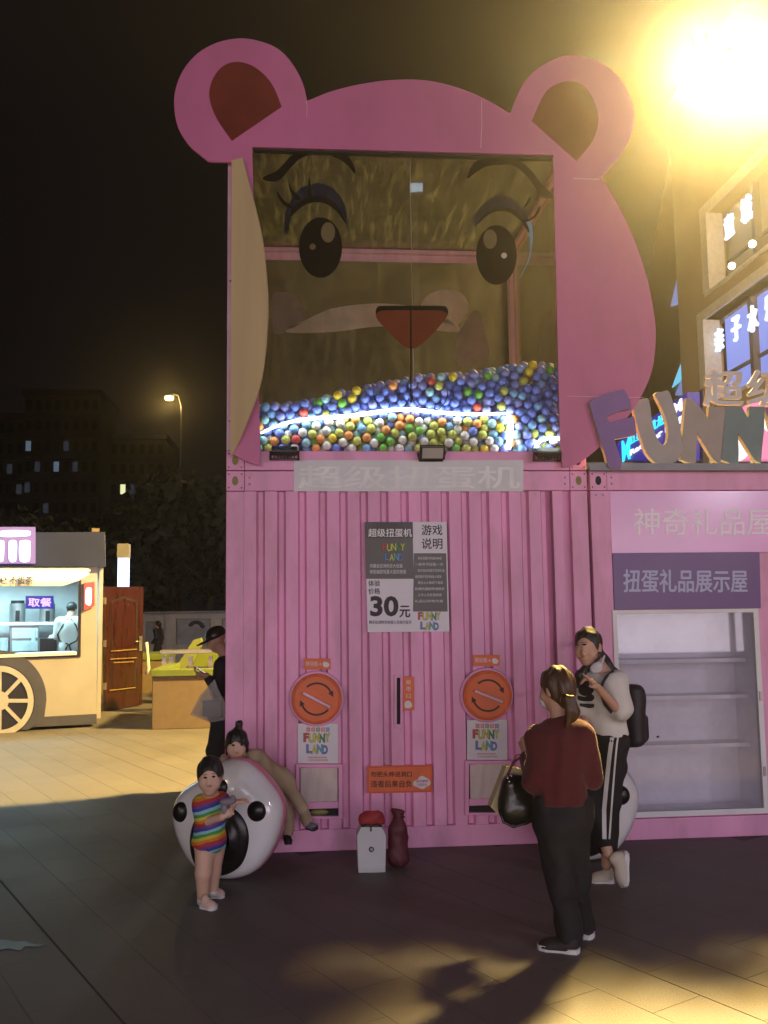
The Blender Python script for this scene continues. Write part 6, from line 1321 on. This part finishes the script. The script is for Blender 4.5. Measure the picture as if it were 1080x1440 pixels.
# ---------------------------------------------------------------- paw shaped seats
PAW = [(330, 1066), (350, 1069), (367, 1082), (384, 1102), (397, 1123), (401, 1146), (394, 1180), (380, 1210), (362, 1231), (340, 1241), (318, 1243), (295, 1238), (272, 1220), (255, 1190), (246, 1160), (246, 1138), (256, 1117), (278, 1100), (296, 1086), (310, 1072)]
def paw(loc, label, rot, group):
    t = thing('paw_seat', label, 'seat', loc, group, rot); k = 1 / 202.0
    kz = k * .89; ol = smooth_loop([((x - 323) * k, (1243 - y) * kz) for x, y in PAW], 4); cx, cz = 0.0, .36
    def shell(prof, name, m):
        q = MB(); n = len(ol)
        for sc, y in prof: q.v += [(cx + (x - cx) * sc, y, max(.0, cz + (z - cz) * sc) if sc > .5 else cz + (z - cz) * sc) for x, z in ol]
        for i in range(len(prof) - 1):
            for j in range(n): j2 = (j + 1) % n; q.f.append((i * n + j, i * n + j2, (i + 1) * n + j2, (i + 1) * n + j)); q.m.append(0)
        c0 = len(q.v); q.v += [(cx, prof[0][1], cz), (cx, prof[-1][1], cz)]
        for j in range(n): j2 = (j + 1) % n; q.f.append((c0, j2, j)); q.f.append((c0 + 1, (len(prof) - 1) * n + j, (len(prof) - 1) * n + j2)); q.m += [0, 0]
        return q.build(name, m, t, smooth=True)
    shell([(.25, -.232), (.5, -.228), (.7, -.214), (.84, -.192), (.93, -.160), (.975, -.118), (.99, -.085), (.985, -.078)], 'sole', 'gloss_white'); shell([(.90, -.080), (.985, -.079), (1.0, -.05), (.995, .0), (.95, .05), (.85, .09), (.68, .115), (.4, .125), (.2, .127)], 'shell', 'gloss_pink')
    for (px, py, rx, rz) in ((320, 1105, 12.5, 14), (265.5, 1141.5, 11.5, 15), (371, 1137, 13, 15)):
        x, z = (px - 323) * k, (1243 - py) * kz; r = max(abs(x - cx) / .37, abs(z - cz) / .375); y = -.226 + .055 * r ** 3
        MB().ell((x, y, z), (rx * k, .038, rz * kz), 24, 14).build('toe_pad', 'gloss_black', t, smooth=True)
    mp = smooth_loop([((x - 323) * k, (1243 - y) * kz) for x, y in ((328, 1130), (344, 1134), (357, 1150), (362, 1172), (358, 1198), (348, 1217), (330, 1229), (310, 1230), (292, 1222), (283, 1205), (280, 1180), (285, 1155), (298, 1138), (313, 1131))], 4); mx_, mz = .0, .285
    q = MB(); n = len(mp); pr = [(1.0, -.205), (.99, -.228), (.92, -.240), (.7, -.250), (.35, -.254)]
    for sc, y in pr: q.v += [(mx_ + (x - mx_) * sc, y + .05 * max(0, (.18 - z)) * (1 if sc > .6 else .3), mz + (z - mz) * sc) for x, z in mp]
    for i in range(len(pr) - 1):
        for j in range(n): j2 = (j + 1) % n; q.f.append((i * n + j, (i + 1) * n + j, (i + 1) * n + j2, i * n + j2)); q.m.append(0)
    q.f.append(tuple((len(pr) - 1) * n + j for j in range(n))); q.m.append(0); q.build('paw_pad', 'gloss_black', t, smooth=True)
    return t
pc_ = at(323, 1243, Z=0)
paw((pc_.x, pc_.y + .20, 0), 'glossy white and pink paw shaped seat with the toddler standing before it', -.26, 'paw seats before the containers')
pc_ = at(833, 1216, Z=0)
paw((pc_.x, pc_.y + .20, 0), 'glossy white and pink paw shaped seat half hidden behind the two women', -.16, 'paw seats before the containers')

# ---------------------------------------------------------------- gift box and bag on the ground
gb = thing('gift_box', 'white gift carton with a red tissue top standing before the container', 'gift box', at(523, 1227, Z=0)); YB_ = at(523, 1227, Z=0).y
q = MB(); prism_px(q, [[(508, 1163), (537, 1163), (543, 1175), (542, 1227), (504, 1227.5), (502, 1175)]], YB_, YB_ + .13); bx_ = q.build('carton', 'giftwhite', gb, bevel=.003)
for i in range(13): x = 505 + i * 2.85; q = MB(); rbox(q, x, 1221, x + 1.7, 1227.2, YB_ - .004, YB_ - .0005); q.build('rib', 'giftwhite', bx_)
plate(bx_, 'seal', ellipse_px(522.3, 1194.5, 3.8, 3.9, 24), YB_ - .0015, 'ink', .001); words(bx_, 'posterwhite', [('福', 520.4, 1192.3, 524.2, 1196.5)], YB_ - .0022, .0)
S = Sdf()
for x, y, r in ((512, 1153, .045), (520, 1149, .05), (529, 1149, .05), (534, 1155, .042), (523, 1157, .055)): S.e(A3(at(x, y, Y=YB_ + .06)), (r, .045, r * .95), None, .012)
S.noise = folds(.006, 60, 5); S.cut(A3(at(523, 1162, Y=YB_)), (0, 0, -1)); grow(S, .006, 'tissue', 'giftred', gb)
q = MB(); q.tube([at(x, y, Y=YB_ - .004) for x, y in ((508, 1162), (516, 1160), (522, 1162), (529, 1160), (537, 1162))], .008, 6); q.tube([at(521.5, 1162, Y=YB_ - .006), at(521.5, 1169, Y=YB_ - .006)], .005, 6); q.build('ribbon', 'black', gb, smooth=True)
wb_ = thing('wine_bag', 'dark red gathered gift bag standing to the right of the white gift carton', 'gift bag', at(560, 1218, Z=0)); YC = at(560, 1218, Z=0).y
S = Sdf(); S.c(A3(at(560, 1205, Y=YC)), A3(at(560, 1165, Y=YC)), .075, .062, .03); S.c(A3(at(560, 1165, Y=YC)), A3(at(561, 1148, Y=YC)), .060, .030, .03); S.c(A3(at(561, 1148, Y=YC)), A3(at(561, 1139, Y=YC)), .028, .045, .02)
S.noise = folds(.006, 55, 7); S.cut((0, 0, .002), (0, 0, -1)); S.cut(A3(at(561, 1139, Y=YC)), (.2, 0, 1)); grow(S, .006, 'cloth_bag', 'maroonbag', wb_); q = MB(); q.tube([at(561, 1149, Y=YC) + V((.036 * math.cos(a), .036 * math.sin(a), 0)) for a in np.linspace(0, 6.283, 20)], .006, 6); q.build('tie', 'maroonbag', wb_, smooth=True)
# ================================================================ haze volume added to spread the floodlight's glare
hb = MB().box((-60, -22, -1.2), (75, 190, 48)); hm = bpy.data.materials.new('night_haze'); hm.use_nodes = True
hn = hm.node_tree; hn.nodes.remove(hn.nodes['Principled BSDF']); pvn = hn.nodes.new('ShaderNodeVolumePrincipled')
pvn.inputs['Color'].default_value = (.9, .9, .92, 1); pvn.inputs['Density'].default_value = .0010; pvn.inputs['Anisotropy'].default_value = .90
hn.links.new(pvn.outputs[0], hn.nodes['Material Output'].inputs['Volume'])
tag(hb.build('haze', hm), kind='stuff')
bpy.data.objects.remove(_fo)
